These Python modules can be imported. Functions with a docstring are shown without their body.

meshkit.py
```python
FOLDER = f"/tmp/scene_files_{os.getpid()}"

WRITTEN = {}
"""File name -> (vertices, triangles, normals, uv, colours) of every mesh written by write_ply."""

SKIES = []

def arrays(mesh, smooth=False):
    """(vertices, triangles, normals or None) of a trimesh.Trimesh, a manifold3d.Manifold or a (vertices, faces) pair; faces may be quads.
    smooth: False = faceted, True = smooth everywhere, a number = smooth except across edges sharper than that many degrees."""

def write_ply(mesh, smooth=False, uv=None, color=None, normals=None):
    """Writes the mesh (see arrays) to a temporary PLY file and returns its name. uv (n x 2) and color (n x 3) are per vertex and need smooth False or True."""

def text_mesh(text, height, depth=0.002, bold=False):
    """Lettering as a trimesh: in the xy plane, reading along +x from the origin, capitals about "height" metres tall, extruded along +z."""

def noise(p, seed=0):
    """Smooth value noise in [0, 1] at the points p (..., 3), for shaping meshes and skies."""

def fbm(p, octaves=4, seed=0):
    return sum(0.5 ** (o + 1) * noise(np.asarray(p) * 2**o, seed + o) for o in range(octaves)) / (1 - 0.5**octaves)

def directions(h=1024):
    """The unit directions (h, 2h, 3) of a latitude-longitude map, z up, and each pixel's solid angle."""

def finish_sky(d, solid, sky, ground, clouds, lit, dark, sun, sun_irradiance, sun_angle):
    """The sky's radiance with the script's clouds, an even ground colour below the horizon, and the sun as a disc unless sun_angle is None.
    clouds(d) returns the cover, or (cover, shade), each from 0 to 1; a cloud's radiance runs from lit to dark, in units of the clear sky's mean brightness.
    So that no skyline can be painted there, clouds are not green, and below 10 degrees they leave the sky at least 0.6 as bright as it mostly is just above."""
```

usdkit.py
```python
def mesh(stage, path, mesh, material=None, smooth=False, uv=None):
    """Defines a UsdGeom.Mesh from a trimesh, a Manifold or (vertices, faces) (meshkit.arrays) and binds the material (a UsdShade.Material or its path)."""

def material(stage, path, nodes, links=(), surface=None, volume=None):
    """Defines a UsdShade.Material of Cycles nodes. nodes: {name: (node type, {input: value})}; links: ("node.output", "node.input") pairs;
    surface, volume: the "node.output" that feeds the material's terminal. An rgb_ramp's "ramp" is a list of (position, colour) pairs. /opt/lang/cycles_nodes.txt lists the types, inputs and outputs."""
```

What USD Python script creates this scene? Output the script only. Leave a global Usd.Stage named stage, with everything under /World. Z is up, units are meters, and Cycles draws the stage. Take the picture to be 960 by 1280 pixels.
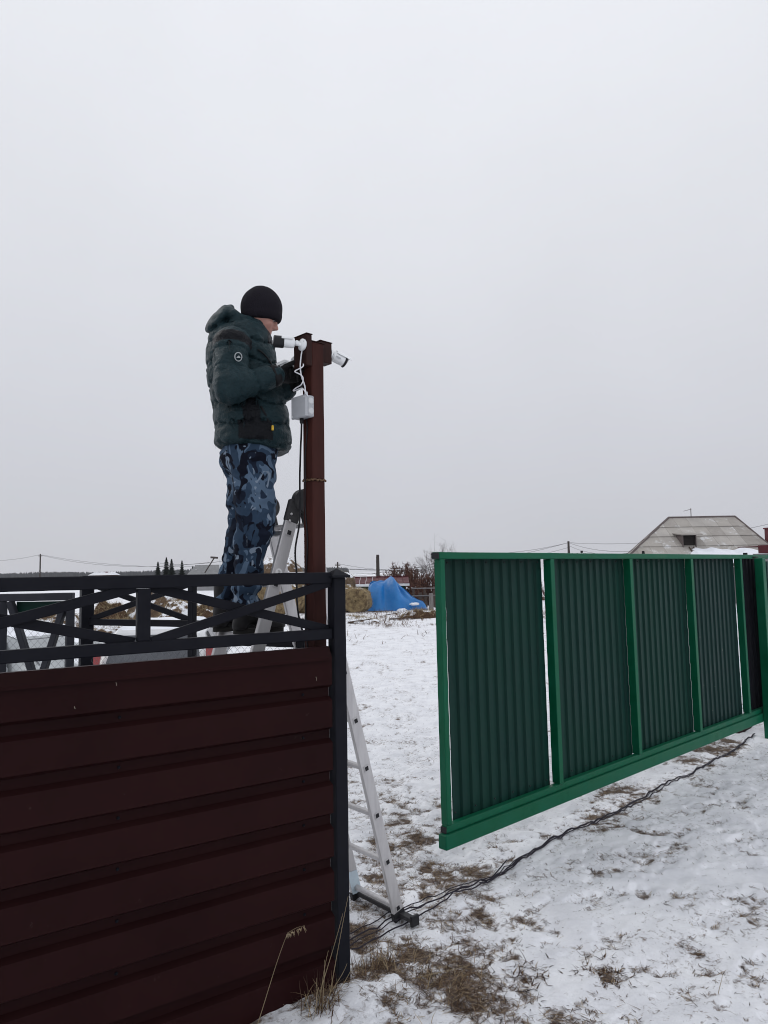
import math, random
import numpy as np
import trimesh
import manifold3d
import shapely.geometry as sg
from shapely import affinity
import meshkit, usdkit
from meshkit import fbm, noise
from pxr import Usd, UsdGeom, UsdLux, UsdShade, Gf, Sdf, Vt

stage = Usd.Stage.CreateInMemory()
UsdGeom.SetStageUpAxis(stage, UsdGeom.Tokens.z)
UsdGeom.SetStageMetersPerUnit(stage, 1.0)
world = UsdGeom.Xform.Define(stage, '/World')
stage.SetDefaultPrim(world.GetPrim())
rng = np.random.default_rng(7)

# ------------------------------------------------------------------ camera
EYE = np.array([0, 0, 2.1])
FPX = 900.0                                    # focal length in pixels of the 960 px wide photograph
pitch, roll = math.atan(75 / 900), math.radians(1.0)
FWD = np.array([0, math.cos(pitch), math.sin(pitch)])
U0 = np.array([0, -math.sin(pitch), math.cos(pitch)]); R0 = np.array([1.0, 0, 0])
UP = math.cos(roll) * U0 + math.sin(roll) * R0
RT = math.cos(roll) * R0 - math.sin(roll) * U0
cam = UsdGeom.Camera.Define(stage, '/World/camera')
cam.CreateFocalLengthAttr(27.0)
cam.CreateHorizontalApertureAttr(28.8)
cam.CreateVerticalApertureAttr(38.4)
cam.CreateClippingRangeAttr(Gf.Vec2f(0.05, 5000))
cam.CreateExposureAttr(0.0)
m4 = Gf.Matrix4d(1.0)
for r, a in enumerate((RT, UP, -FWD, EYE)):
    m4.SetRow(r, Gf.Vec4d(*map(float, a), 1.0 if r == 3 else 0.0))
cam.AddTransformOp().Set(m4)

# ------------------------------------------------------------------ overcast sky and weak sun
SUN_EL, SUN_AZ = math.radians(38), math.radians(-60)      # high behind the cloud, to the left
sun_dir = np.array([math.sin(SUN_AZ) * math.cos(SUN_EL), math.cos(SUN_AZ) * math.cos(SUN_EL), math.sin(SUN_EL)])
usdkit.material(stage, '/World/Looks/overcast_sky', {
    'tc': ('texture_coordinate', {}),
    'sep': ('separate_xyz', {}),
    'up': ('map_range', {'from_min': 0.0, 'from_max': 0.75, 'to_min': 0.0, 'to_max': 1.0, 'clamp': True}),
    'grad': ('rgb_ramp', {'ramp': [(0, (5.5, 5.6, 6.1)), (0.22, (6.3, 6.4, 6.9)), (0.6, (7.5, 7.65, 8.1)), (1, (9.0, 9.2, 9.7))]}),
    'n': ('noise_texture', {'scale': 1.6, 'detail': 4.0, 'roughness': 0.5}),
    'nr': ('map_range', {'from_min': 0.3, 'from_max': 0.7, 'to_min': 0.95, 'to_max': 1.05}),
    'cl': ('mix_color', {'blend_type': 'multiply', 'fac': 1.0}),
    'cc': ('combine_color', {}),
    'sky': ('sky_texture', {'sky_type': 'single_scattering', 'sun_disc': False, 'sun_elevation': SUN_EL, 'sun_rotation': SUN_AZ}),
    'mix': ('mix_color', {'fac': 0.97}),
    'bg': ('background_shader', {'strength': 0.1}),
}, [('tc.generated', 'sep.vector'), ('tc.generated', 'n.vector'), ('sep.z', 'up.value'), ('up.result', 'grad.fac'),
    ('n.fac', 'nr.value'), ('nr.result', 'cc.r'), ('nr.result', 'cc.g'), ('nr.result', 'cc.b'),
    ('grad.color', 'cl.a'), ('cc.color', 'cl.b'), ('sky.color', 'mix.a'), ('cl.result', 'mix.b'), ('mix.result', 'bg.color')], surface='bg.background')
dome = UsdLux.DomeLight.Define(stage, '/World/sky')
UsdShade.MaterialBindingAPI.Apply(dome.GetPrim()).Bind(UsdShade.Material.Get(stage, '/World/Looks/overcast_sky'))
dome.GetPrim().SetCustomDataByKey('kind', 'structure')
sun = UsdLux.DistantLight.Define(stage, '/World/sun')
sun.CreateNormalizeAttr(True); sun.CreateIntensityAttr(0.14); sun.CreateAngleAttr(40.0); sun.CreateColorAttr(Gf.Vec3f(1, 0.97, 0.93))
zax = sun_dir; xax = np.cross([0, 0, 1], zax); xax /= np.linalg.norm(xax); yax = np.cross(zax, xax)
ms = Gf.Matrix4d(1.0)
for r, a in enumerate((xax, yax, zax)):
    ms.SetRow(r, Gf.Vec4d(*map(float, a), 0))
sun.AddTransformOp().Set(ms)

# ------------------------------------------------------------------ surveying: bearings measured in the photograph -> places
def ray(x, y): return FWD + RT * (x - 480) / FPX - UP * (y - 640) / FPX
def at_depth(x, y, Y): r = ray(x, y); return EYE + r * Y / r[1]
def at_height(x, y, Z=0.0): r = ray(x, y); return EYE + r * (Z - EYE[2]) / r[2]
def at_plane(x, y, P0, n): r = ray(x, y); return EYE + r * (np.dot(np.asarray(P0) - EYE, n) / np.dot(r, n))

# ------------------------------------------------------------------ scene-building helpers
taken, base_of = set(), {}
def numbered(parent, name):
    path, k = f'{parent}/{name}', 0
    while path in taken:
        k += 1; path = f'{parent}/{name}_{k:03d}'
    taken.add(path); return path
def tag(prim, label=None, cat=None, group=None, kind=None):
    for k, v in (('label', label), ('category', cat), ('group', group), ('kind', kind)):
        if v: prim.SetCustomDataByKey(k, v)
    return prim
def thing(name, label, cat, loc=(0, 0, 0), group=None, kind=None):
    path = numbered('/World', name)
    x = UsdGeom.Xform.Define(stage, path); x.AddTranslateOp().Set(Gf.Vec3d(*map(float, loc)))
    base_of[path] = np.asarray(loc, float)
    tag(x.GetPrim(), label, cat, group, kind)
    return path
def part(parent, name, mesh, material, smooth=False, label=None, kind=None, prim_vars=None):
    """one Mesh (given in world coordinates) under a thing or a part"""
    path = numbered(parent, name)
    off = base_of.get(parent, np.zeros(3)); base_of[path] = off
    v, f, n = meshkit.arrays(mesh, smooth if not (prim_vars and smooth) else True)
    m = usdkit.mesh(stage, path, (v - off, f), MAT[material] if isinstance(material, str) else material)
    if n is not None:
        m.CreateNormalsAttr(Vt.Vec3fArray.FromNumpy(n.astype(np.float32))); m.SetNormalsInterpolation('vertex')
    if material in SHADED: prim_vars = {**(prim_vars or {}), 'shade': piece_tones(np.asarray(f), len(v))}
    for k, a in (prim_vars or {}).items():
        UsdGeom.PrimvarsAPI(m).CreatePrimvar(k, Sdf.ValueTypeNames.FloatArray, 'vertex').Set(Vt.FloatArray.FromNumpy(np.asarray(a, np.float32)))
    tag(m.GetPrim(), label, None, None, kind)
    return path
def single(name, mesh, material, label, cat=None, group=None, kind=None, smooth=False, prim_vars=None):
    p = part('/World', name, mesh, material, smooth, prim_vars=prim_vars)
    tag(stage.GetPrimAtPath(p), label, cat, group, kind)
    return p
def norm(a): a = np.asarray(a, float); return a / np.linalg.norm(a)
def cat_mesh(ms):
    vs, fs, k = [], [], 0
    for m in ms:
        v, f = (m[0], m[1]) if isinstance(m, tuple) else (np.array(m.vertices), np.array(m.faces))
        f = np.asarray(f)
        if f.shape[1] == 4: f = np.vstack([f[:, [0, 1, 2]], f[:, [0, 2, 3]]])
        vs.append(np.asarray(v, float)); fs.append(f + k); k += len(v)
    return np.vstack(vs), np.vstack(fs)
_BOX = {}
def bbox(size, bev=0.004):
    """box with chamfered edges, centred"""
    a, b, c = np.asarray(size, float) / 2
    e = min(bev, a * .45, b * .45, c * .45)
    s = np.array([(i, j, k) for i in (-1, 1) for j in (-1, 1) for k in (-1, 1)], float)
    P = np.vstack([s * [a - e, b - e, c], s * [a - e, b, c - e], s * [a, b - e, c - e]])
    if 'f' not in _BOX:
        h = trimesh.Trimesh(P, trimesh.convex.convex_hull(P).faces, process=False) if False else trimesh.convex.convex_hull(P)
        idx = [int(np.argmin(((P - v) ** 2).sum(1))) for v in h.vertices]
        _BOX['f'] = np.array(idx)[h.faces]
    return P, _BOX['f']
def xf(m, M, t=(0, 0, 0)):
    v, f = (m[0], m[1]) if isinstance(m, tuple) else (np.array(m.vertices), np.array(m.faces))
    return np.asarray(v) @ np.asarray(M).T + np.asarray(t, float), f
def frame(x, up=(0, 0, 1)):
    """columns: x along the given direction, z as near to up as possible"""
    x = norm(x); y = np.cross(up, x)
    if np.linalg.norm(y) < 1e-6: y = np.cross((0, 1, 0), x)
    y = norm(y); return np.stack([x, y, np.cross(x, y)], 1)
def beam(p0, p1, wid, hei, up=(0, 0, 1), bev=0.004):
    p0, p1 = np.asarray(p0, float), np.asarray(p1, float)
    return xf(bbox((np.linalg.norm(p1 - p0), wid, hei), bev), frame(p1 - p0, up), (p0 + p1) / 2)
def obox(c, ex, ey, ez, size, bev=0.004):
    return xf(bbox(size, bev), np.stack([ex, ey, ez], 1), c)
def tube(pts, r, n=8, cap=True):
    pts = np.asarray(pts, float); r = np.broadcast_to(np.asarray(r, float), len(pts))
    t = np.gradient(pts, axis=0); t /= np.linalg.norm(t, axis=1, keepdims=True) + 1e-12
    u = np.cross(t[0], (0, 0, 1) if abs(t[0][2]) < .9 else (1, 0, 0)); u = norm(u)
    rings = []
    for i in range(len(pts)):
        u = norm(u - t[i] * np.dot(u, t[i])); w = np.cross(t[i], u)
        a = np.arange(n) * 2 * np.pi / n
        rings.append(pts[i] + r[i] * (np.cos(a)[:, None] * u + np.sin(a)[:, None] * w))
    v = np.vstack(rings); f = []
    for i in range(len(pts) - 1):
        for j in range(n):
            a, b = i * n + j, i * n + (j + 1) % n
            f += [(a, b, b + n), (a, b + n, a + n)]
    if cap:
        v = np.vstack([v, pts[0], pts[-1]]); k = len(v)
        f += [(k - 2, (j + 1) % n, j) for j in range(n)]
        f += [(k - 1, (len(pts) - 1) * n + j, (len(pts) - 1) * n + (j + 1) % n) for j in range(n)]
    return v, np.array(f)
def spline(pts, n=40):
    from scipy.interpolate import CubicSpline
    pts = np.asarray(pts, float); s = np.r_[0, np.cumsum(np.linalg.norm(np.diff(pts, axis=0), axis=1))]
    return CubicSpline(s, pts)(np.linspace(0, s[-1], n))
def lathe(prof, n=24, axis=(0, 0, 1), origin=(0, 0, 0)):
    """prof: (radius, height) list"""
    prof = np.asarray(prof, float); a = np.arange(n) * 2 * np.pi / n
    v = np.stack([prof[:, None, 0] * np.cos(a), prof[:, None, 0] * np.sin(a), np.repeat(prof[:, 1:2], n, 1)], -1).reshape(-1, 3)
    f = []
    for i in range(len(prof) - 1):
        for j in range(n):
            p, q = i * n + j, i * n + (j + 1) % n
            f += [(p, q, q + n), (p, q + n, p + n)]
    ax = norm(axis); e = norm(np.cross((0, 0, 1) if abs(ax[2]) < .9 else (1, 0, 0), ax))
    return v @ np.stack([e, np.cross(ax, e), ax], 0) + np.asarray(origin, float), np.array(f)
def grid_mesh(X, Y, Z):
    n, m = X.shape
    v = np.stack([X, Y, Z], -1).reshape(-1, 3)
    i = np.arange(n * m).reshape(n, m)
    f = np.stack([i[:-1, :-1], i[1:, :-1], i[1:, 1:], i[:-1, 1:]], -1).reshape(-1, 4)
    return v, np.vstack([f[:, [0, 1, 2]], f[:, [0, 2, 3]]])
def extrude(poly, depth, ex, ey, o):
    """a shapely polygon in the (ex, ey) plane at o, extruded along ex x ey"""
    m = trimesh.creation.extrude_polygon(poly, depth, engine='earcut')
    return xf(m, np.stack([ex, ey, np.cross(ex, ey)], 1), o)
def smin(a, b, k):
    h = np.clip(.5 + .5 * (b - a) / k, 0, 1); return b + (a - b) * h - k * h * (1 - h)
def surface_nets(field, lo, hi, h):
    """closed surface of field(points) < 0"""
    lo, hi = np.asarray(lo, float), np.asarray(hi, float)
    n = np.ceil((hi - lo) / h).astype(int) + 1
    ax = [lo[k] + h * np.arange(n[k]) for k in range(3)]
    F = np.empty(n, np.float32)
    for i in range(0, n[0], 24):
        g = np.stack(np.meshgrid(ax[0][i:i + 24], ax[1], ax[2], indexing='ij'), -1)
        F[i:i + 24] = field(g)
    S = F < 0
    c = [(a, b, d) for a in (0, 1) for b in (0, 1) for d in (0, 1)]
    sl = lambda A, o: A[o[0]:n[0] - 1 + o[0], o[1]:n[1] - 1 + o[1], o[2]:n[2] - 1 + o[2]]
    cnt = np.zeros(n - 1, np.int8)
    for o in c: cnt += sl(S, o)
    idx = np.argwhere((cnt > 0) & (cnt < 8))
    num = np.full(n - 1, -1, np.int64); num[tuple(idx.T)] = np.arange(len(idx))
    pos, k = np.zeros((len(idx), 3)), np.zeros(len(idx))
    val = {o: F[tuple((idx + o).T)] for o in c}
    for a in c:
        for b in c:
            d = np.subtract(b, a)
            if d.sum() == 1 and (d >= 0).all():
                x = (val[a] < 0) != (val[b] < 0)
                t = np.where(x, val[a] / np.where(x, val[a] - val[b], 1), 0)
                pos[x] += (np.array(a) + t[:, None] * d)[x]; k += x
    v = lo + h * (idx + pos / np.maximum(k, 1)[:, None])
    fs = []
    for axn in range(3):
        o1, o2 = (axn + 1) % 3, (axn + 2) % 3
        e = np.zeros(3, int); e[axn] = 1
        A = S; B = np.roll(S, -1, axn)
        x = (A != B)
        x[tuple(slice(-1, None) if q == axn else slice(None) for q in range(3))] = False
        ij = np.argwhere(x)
        ij = ij[(ij[:, o1] > 0) & (ij[:, o2] > 0) & (ij[:, o1] < n[o1] - 1) & (ij[:, o2] < n[o2] - 1)]
        d1 = np.zeros(3, int); d1[o1] = 1; d2 = np.zeros(3, int); d2[o2] = 1
        q = np.stack([num[tuple((ij - d1 - d2).T)], num[tuple((ij - d2).T)], num[tuple(ij.T)], num[tuple((ij - d1).T)]], 1)
        flip = ~A[tuple(ij.T)]
        q[flip] = q[flip][:, ::-1]
        fs.append(q)
    q = np.vstack(fs); q = q[(q >= 0).all(1)]
    return v, np.vstack([q[:, [0, 1, 2]], q[:, [0, 2, 3]]])
def relax(m, it=2, lam=.5):
    v, f = m; t = trimesh.Trimesh(v, f, process=False)
    trimesh.smoothing.filter_taubin(t, lamb=lam, nu=lam + .03, iterations=it)
    return np.array(t.vertices), f
def keep_big(m):
    return m
def vnormals(m):
    return meshkit.arrays(m, True)[2]

# ------------------------------------------------------------------ materials
MAT = {}
SHADED = set()                                   # materials whose pieces each take their own tone
def piece_tones(f, n):
    from scipy.sparse import coo_matrix
    from scipy.sparse.csgraph import connected_components
    g = coo_matrix((np.ones(2 * len(f)), (np.r_[f[:, 0], f[:, 1]], np.r_[f[:, 1], f[:, 2]])), shape=(n, n))
    k, lab = connected_components(g, directed=False)
    return np.random.default_rng(k).uniform(0, 1, k)[lab]
def mat(name, base, rough=.5, metal=0.0, alt=None, scale=8.0, amount=.5, bump=0.0, bscale=60.0, spec=None, stretch=None, coat=0, wear=None, wscale=25, wlevel=.62, snow=None, coord='pos', sheen=0, translucent=0, island=None):
    """painted or natural surface: base colour mottled with alt by noise, optional wear patches, fine bump, optional snow lying on what faces up"""
    N, L = {}, []
    N['p'] = ('principled_bsdf', {'base_color': base, 'roughness': rough, 'metallic': metal})
    if spec is None and max(base) < .12 and not coat and not metal: spec = .14
    if spec is not None: N['p'][1]['specular_ior_level'] = spec
    if coat: N['p'][1]['coat_weight'] = coat
    if sheen: N['p'][1]['sheen_weight'] = sheen
    N['g'] = ('geometry', {})
    N['tc'] = ('texture_coordinate', {})
    src = 'g.position' if coord == 'pos' else 'tc.object'
    if stretch:
        N['mp'] = ('mapping', {'scale': stretch}); L.append((src, 'mp.vector')); src = 'mp.vector'
    col = None
    if island:
        N['ir'] = ('rgb_ramp', {'ramp': island}); N['sa_'] = ('attribute', {'attribute': 'shade'}); SHADED.add(name); L += [('sa_.fac', 'ir.fac')]; col = 'ir.color'
    elif alt is not None:
        N['n'] = ('noise_texture', {'scale': scale, 'detail': 5.0, 'roughness': .6}); L.append((src, 'n.vector'))
        N['r'] = ('map_range', {'from_min': .5 - .35 * (1.2 - amount), 'from_max': .5 + .35 * (1.2 - amount), 'clamp': True}); L.append(('n.fac', 'r.value'))
        N['m'] = ('mix_color', {'a': base, 'b': alt}); L.append(('r.result', 'm.fac')); col = 'm.result'
        N['rr'] = ('map_range', {'from_min': .3, 'from_max': .7, 'to_min': max(rough - .1, .05), 'to_max': min(rough + .12, 1), 'clamp': True})
        L += [('n.fac', 'rr.value'), ('rr.result', 'p.roughness')]
    if wear is not None:
        N['wn'] = ('noise_texture', {'scale': wscale, 'detail': 7.0, 'roughness': .7}); L.append((src, 'wn.vector'))
        N['wr'] = ('map_range', {'from_min': wlevel, 'from_max': wlevel + .06, 'clamp': True}); L.append(('wn.fac', 'wr.value'))
        N['wm'] = ('mix_color', {'a': base, 'b': wear}); L.append(('wr.result', 'wm.fac'))
        if col: L.append((col, 'wm.a'))
        col = 'wm.result'
    if snow is not None:
        N['sx'] = ('separate_xyz', {}); L.append(('g.normal', 'sx.vector'))
        N['sn'] = ('noise_texture', {'scale': snow[1], 'detail': 5.0, 'roughness': .65}); L.append(('g.position', 'sn.vector'))
        N['sa'] = ('math', {'math_type': 'multiply_add', 'value2': 1.6, 'value3': -0.8}); L.append(('sn.fac', 'sa.value1'))
        N['ss'] = ('math', {'math_type': 'add'}); L += [('sx.z', 'ss.value1'), ('sa.value', 'ss.value2')]
        N['sr'] = ('map_range', {'from_min': snow[0], 'from_max': snow[0] + .15, 'clamp': True}); L.append(('ss.value', 'sr.value'))
        N['sm'] = ('mix_color', {'a': base, 'b': (.8, .82, .86)}); L.append(('sr.result', 'sm.fac'))
        if col: L.append((col, 'sm.a'))
        col = 'sm.result'
    if col: L.append((col, 'p.base_color'))
    if bump:
        N['bn'] = ('noise_texture', {'scale': bscale, 'detail': 4.0, 'roughness': .6}); L.append((src, 'bn.vector'))
        N['b'] = ('bump', {'strength': min(bump, 1.0), 'distance': .01 if bump <= 1 else .01 * bump}); L += [('bn.fac', 'b.height'), ('b.normal', 'p.normal')]
    surf = 'p.BSDF'
    if translucent:
        N['t'] = ('translucent_bsdf', {'color': base}); N['ms'] = ('mix_closure', {'fac': translucent})
        if col: L.append((col, 't.color'))
        L += [('p.BSDF', 'ms.closure1'), ('t.BSDF', 'ms.closure2')]; surf = 'ms.closure'
    MAT[name] = usdkit.material(stage, '/World/Looks/' + name, N, L, surface=surf)

# surfaces
mat('maroon_sheet', (.0125, .0041, .0044), .42, spec=.045, alt=(.0175, .0056, .0058), scale=2.2, amount=.7, bump=.16, bscale=5, wear=(.035, .022, .02), wscale=14, wlevel=.66)
mat('navy_black_paint', (.0040, .0042, .0072), .5, spec=.1, alt=(.008, .0085, .012), scale=9, bump=.06, bscale=140, wear=(.035, .035, .04), wscale=45, wlevel=.72)
mat('grey_steel_paint', (.026, .027, .034), .5, alt=(.017, .018, .023), scale=9, bump=.05, bscale=120)
mat('rusty_brown_paint', (.050, .0150, .0115), .6, spec=.09, alt=(.026, .0095, .0085), scale=7, stretch=(1, 1, .22), amount=.6, bump=.1, bscale=70, wear=(.085, .032, .016), wscale=30, wlevel=.66)
mat('bracket_brown', (.018, .0085, .008), .55, spec=.09, alt=(.032, .013, .011), scale=12, bump=.08, bscale=80, wear=(.08, .035, .02), wscale=40, wlevel=.7)
mat('weld_rust', (.14, .075, .03), .8, alt=(.05, .02, .012), scale=60, bump=.6, bscale=200)
mat('aluminium', (.5, .49, .49), .42, metal=.55, alt=(.4, .39, .4), scale=30, stretch=(1, 1, .15), bump=.03, bscale=90, wear=(.2, .18, .17), wscale=28, wlevel=.68)
mat('black_plastic', (.012, .012, .014), .42, alt=(.02, .02, .022), scale=20)
mat('hinge_grey', (.028, .027, .029), .5, alt=(.05, .05, .052), scale=30, bump=.1)
mat('white_plastic', (.72, .73, .74), .3, alt=(.62, .63, .64), scale=25, coat=.2)
mat('grey_plastic', (.36, .37, .39), .5, alt=(.32, .33, .35), scale=18, bump=.02)
mat('light_grey_plastic', (.48, .49, .50), .5)
mat('white_cable', (.6, .6, .63), .45)
mat('black_cable', (.01, .01, .012), .45, alt=(.022, .022, .025), scale=40)
mat('ground_cable', (.016, .013, .02), .5, alt=(.03, .027, .036), scale=30)
mat('glass_dark', (.004, .004, .006), .06, spec=.8)
mat('gate_green', (.001, .066, .029), .4, spec=.15, alt=(.003, .082, .043), scale=4, amount=.7, bump=.06, bscale=110, wear=(.10, .14, .11), wscale=38, wlevel=.70)
mat('sheet_green', (.0038, .0205, .0178), .4, spec=.10, alt=(.0055, .031, .023), scale=2.0, bump=.05, bscale=12, wear=(.05, .055, .045), wscale=30, wlevel=.735)
mat('sheet_green_scuffed', (.0045, .0190, .0178), .42, spec=.10, alt=(.009, .029, .026), scale=2.5, bump=.05, bscale=12, wear=(.15, .16, .13), wscale=11, wlevel=.655)
mat('pale_label', (.5, .6, .66), .4, alt=(.42, .5, .56), scale=30)
mat('sticker', (.62, .62, .62), .4)
mat('galvanised_wire', (.09, .09, .1), .5, metal=.6)
mat('straw_fleck', (.26, .23, .18), .8)

# ------------------------------------------------------------------ the fence in front (survey line of its face)
FA = math.radians(56)
FD = np.array([math.sin(FA), math.cos(FA), 0])            # along the fence, away from the camera
FN = np.array([FD[1], -FD[0], 0])                         # its front
Z = np.array([0, 0, 1.0])
POST = np.array([-.262, 3.884, 0])
def fp(t, z, off=0.0): return POST + FD * t + FN * off + Z * z
def ft(x, y, off=0.0):
    P = at_plane(x, y, POST + FN * off, FN); return float(np.dot(P - POST, FD)), float(P[2])

def make_fence():
    k = thing('metal_fence', 'foreground fence of maroon corrugated sheet with black X-braced rails and capped black post', 'fence', POST)
    for i, t in enumerate((0.0, -2.12)):
        part(k, 'post', beam(fp(t, -.12), fp(t, 2.075), .072, .072, FN, .004), 'navy_black_paint', 30)
        c, e = fp(t, 2.074), .054                                                   # pyramid cap with a small skirt
        v = [c + FD * a * e + FN * b * e + Z * h for h in (0, .012) for a, b in ((-1, -1), (1, -1), (1, 1), (-1, 1))] + [c + Z * .05]
        f = [(0, 2, 1), (0, 3, 2)] + [q for j in range(4) for q in ((j, (j + 1) % 4, 4 + (j + 1) % 4), (j, 4 + (j + 1) % 4, 4 + j))] + [(4 + j, 4 + (j + 1) % 4, 8) for j in range(4)]
        part(k, 'post_cap', (np.array(v), np.array(f)), 'navy_black_paint')
    for z0, z1 in ((2.045, 2.104), (1.752, 1.806)):
        part(k, 'rail', beam(fp(-2.082, (z0 + z1) / 2), fp(-.038, (z0 + z1) / 2), .04, z1 - z0, Z, .004), 'navy_black_paint', 30)
    for ta, tb in ((-.985, -.045), (-2.075, -1.055)):
        for s, (za, zb) in enumerate(((1.800, 2.05), (2.05, 1.800))):
            part(k, 'brace', beam(fp(ta, za, .004 - .022 * s), fp(tb, zb, .004 - .022 * s), .018, .046, Z, .003), 'navy_black_paint', 30)
    part(k, 'upright', beam(fp(-1.02, 1.807, .001), fp(-1.02, 2.044, .001), .034, .06, FD, .003), 'navy_black_paint', 30)
    # the profiled sheet: trapezoid ribs running along the fence
    prof, z = [(-.004, 1.69), (-.004, 1.68)], 1.0
    prof = [(.006, 1.690)]
    z = 1.658
    while z > .1:
        prof += [(.034, z), (.034, z - .138), (-.001, z - .157), (-.001, z - .200)]; z -= .2165
    prof += [(.034, max(z, .02)), (.034, -.05)]
    outer = prof; inner = [(a - .003, b) for a, b in prof][::-1]
    poly = sg.Polygon(outer + inner).buffer(0)
    if poly.geom_type != 'Polygon': poly = max(poly.geoms, key=lambda g: g.area)
    sheet = extrude(poly, 1.985, FN, Z, fp(-.056, 0, .004))                         # FN x Z = -FD
    part(k, 'corrugated_sheet', sheet, 'maroon_sheet')
    fl = sg.Polygon([(-.012, 1.716), (.016, 1.716), (.046, 1.664), (.046, 1.648), (.043, 1.648), (.043, 1.663), (.014, 1.712), (-.012, 1.712)])
    part(k, 'top_flashing', extrude(fl, 1.975, FN, Z, fp(-.062, 0, .004)), 'maroon_sheet')
    part(k, 'sheet_rail', beam(fp(-2.082, 1.69, -.02), fp(-.038, 1.69, -.02), .028, .036, Z), 'navy_black_paint', 30)
    for t in (-.21, -1.12):
        for j in range(6):
            zz = 1.658 - .2165 * j - .179
            part(k, 'screw', lathe([(0, .006), (.006, .0055), (.008, 0)], 8, FN, fp(t, zz, .0045)), 'navy_black_paint', True)
    part(k, 'hinge_plate', beam(fp(-.03, 2.075, .024), fp(.0, 2.075, .024), .008, .05, Z), 'navy_black_paint')
    for x, y in ((145, 853), (93, 883), (318, 826), (395, 846)):   # flecks of chaff stuck to it
        P = at_plane(x, y, fp(0, 0, .04), FN)
        part(k, 'straw_fleck', beam(P, P + np.array([.003, 0, -.010 - .005 * (x % 3)]), .0014, .002), 'straw_fleck')
make_fence()

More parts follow.
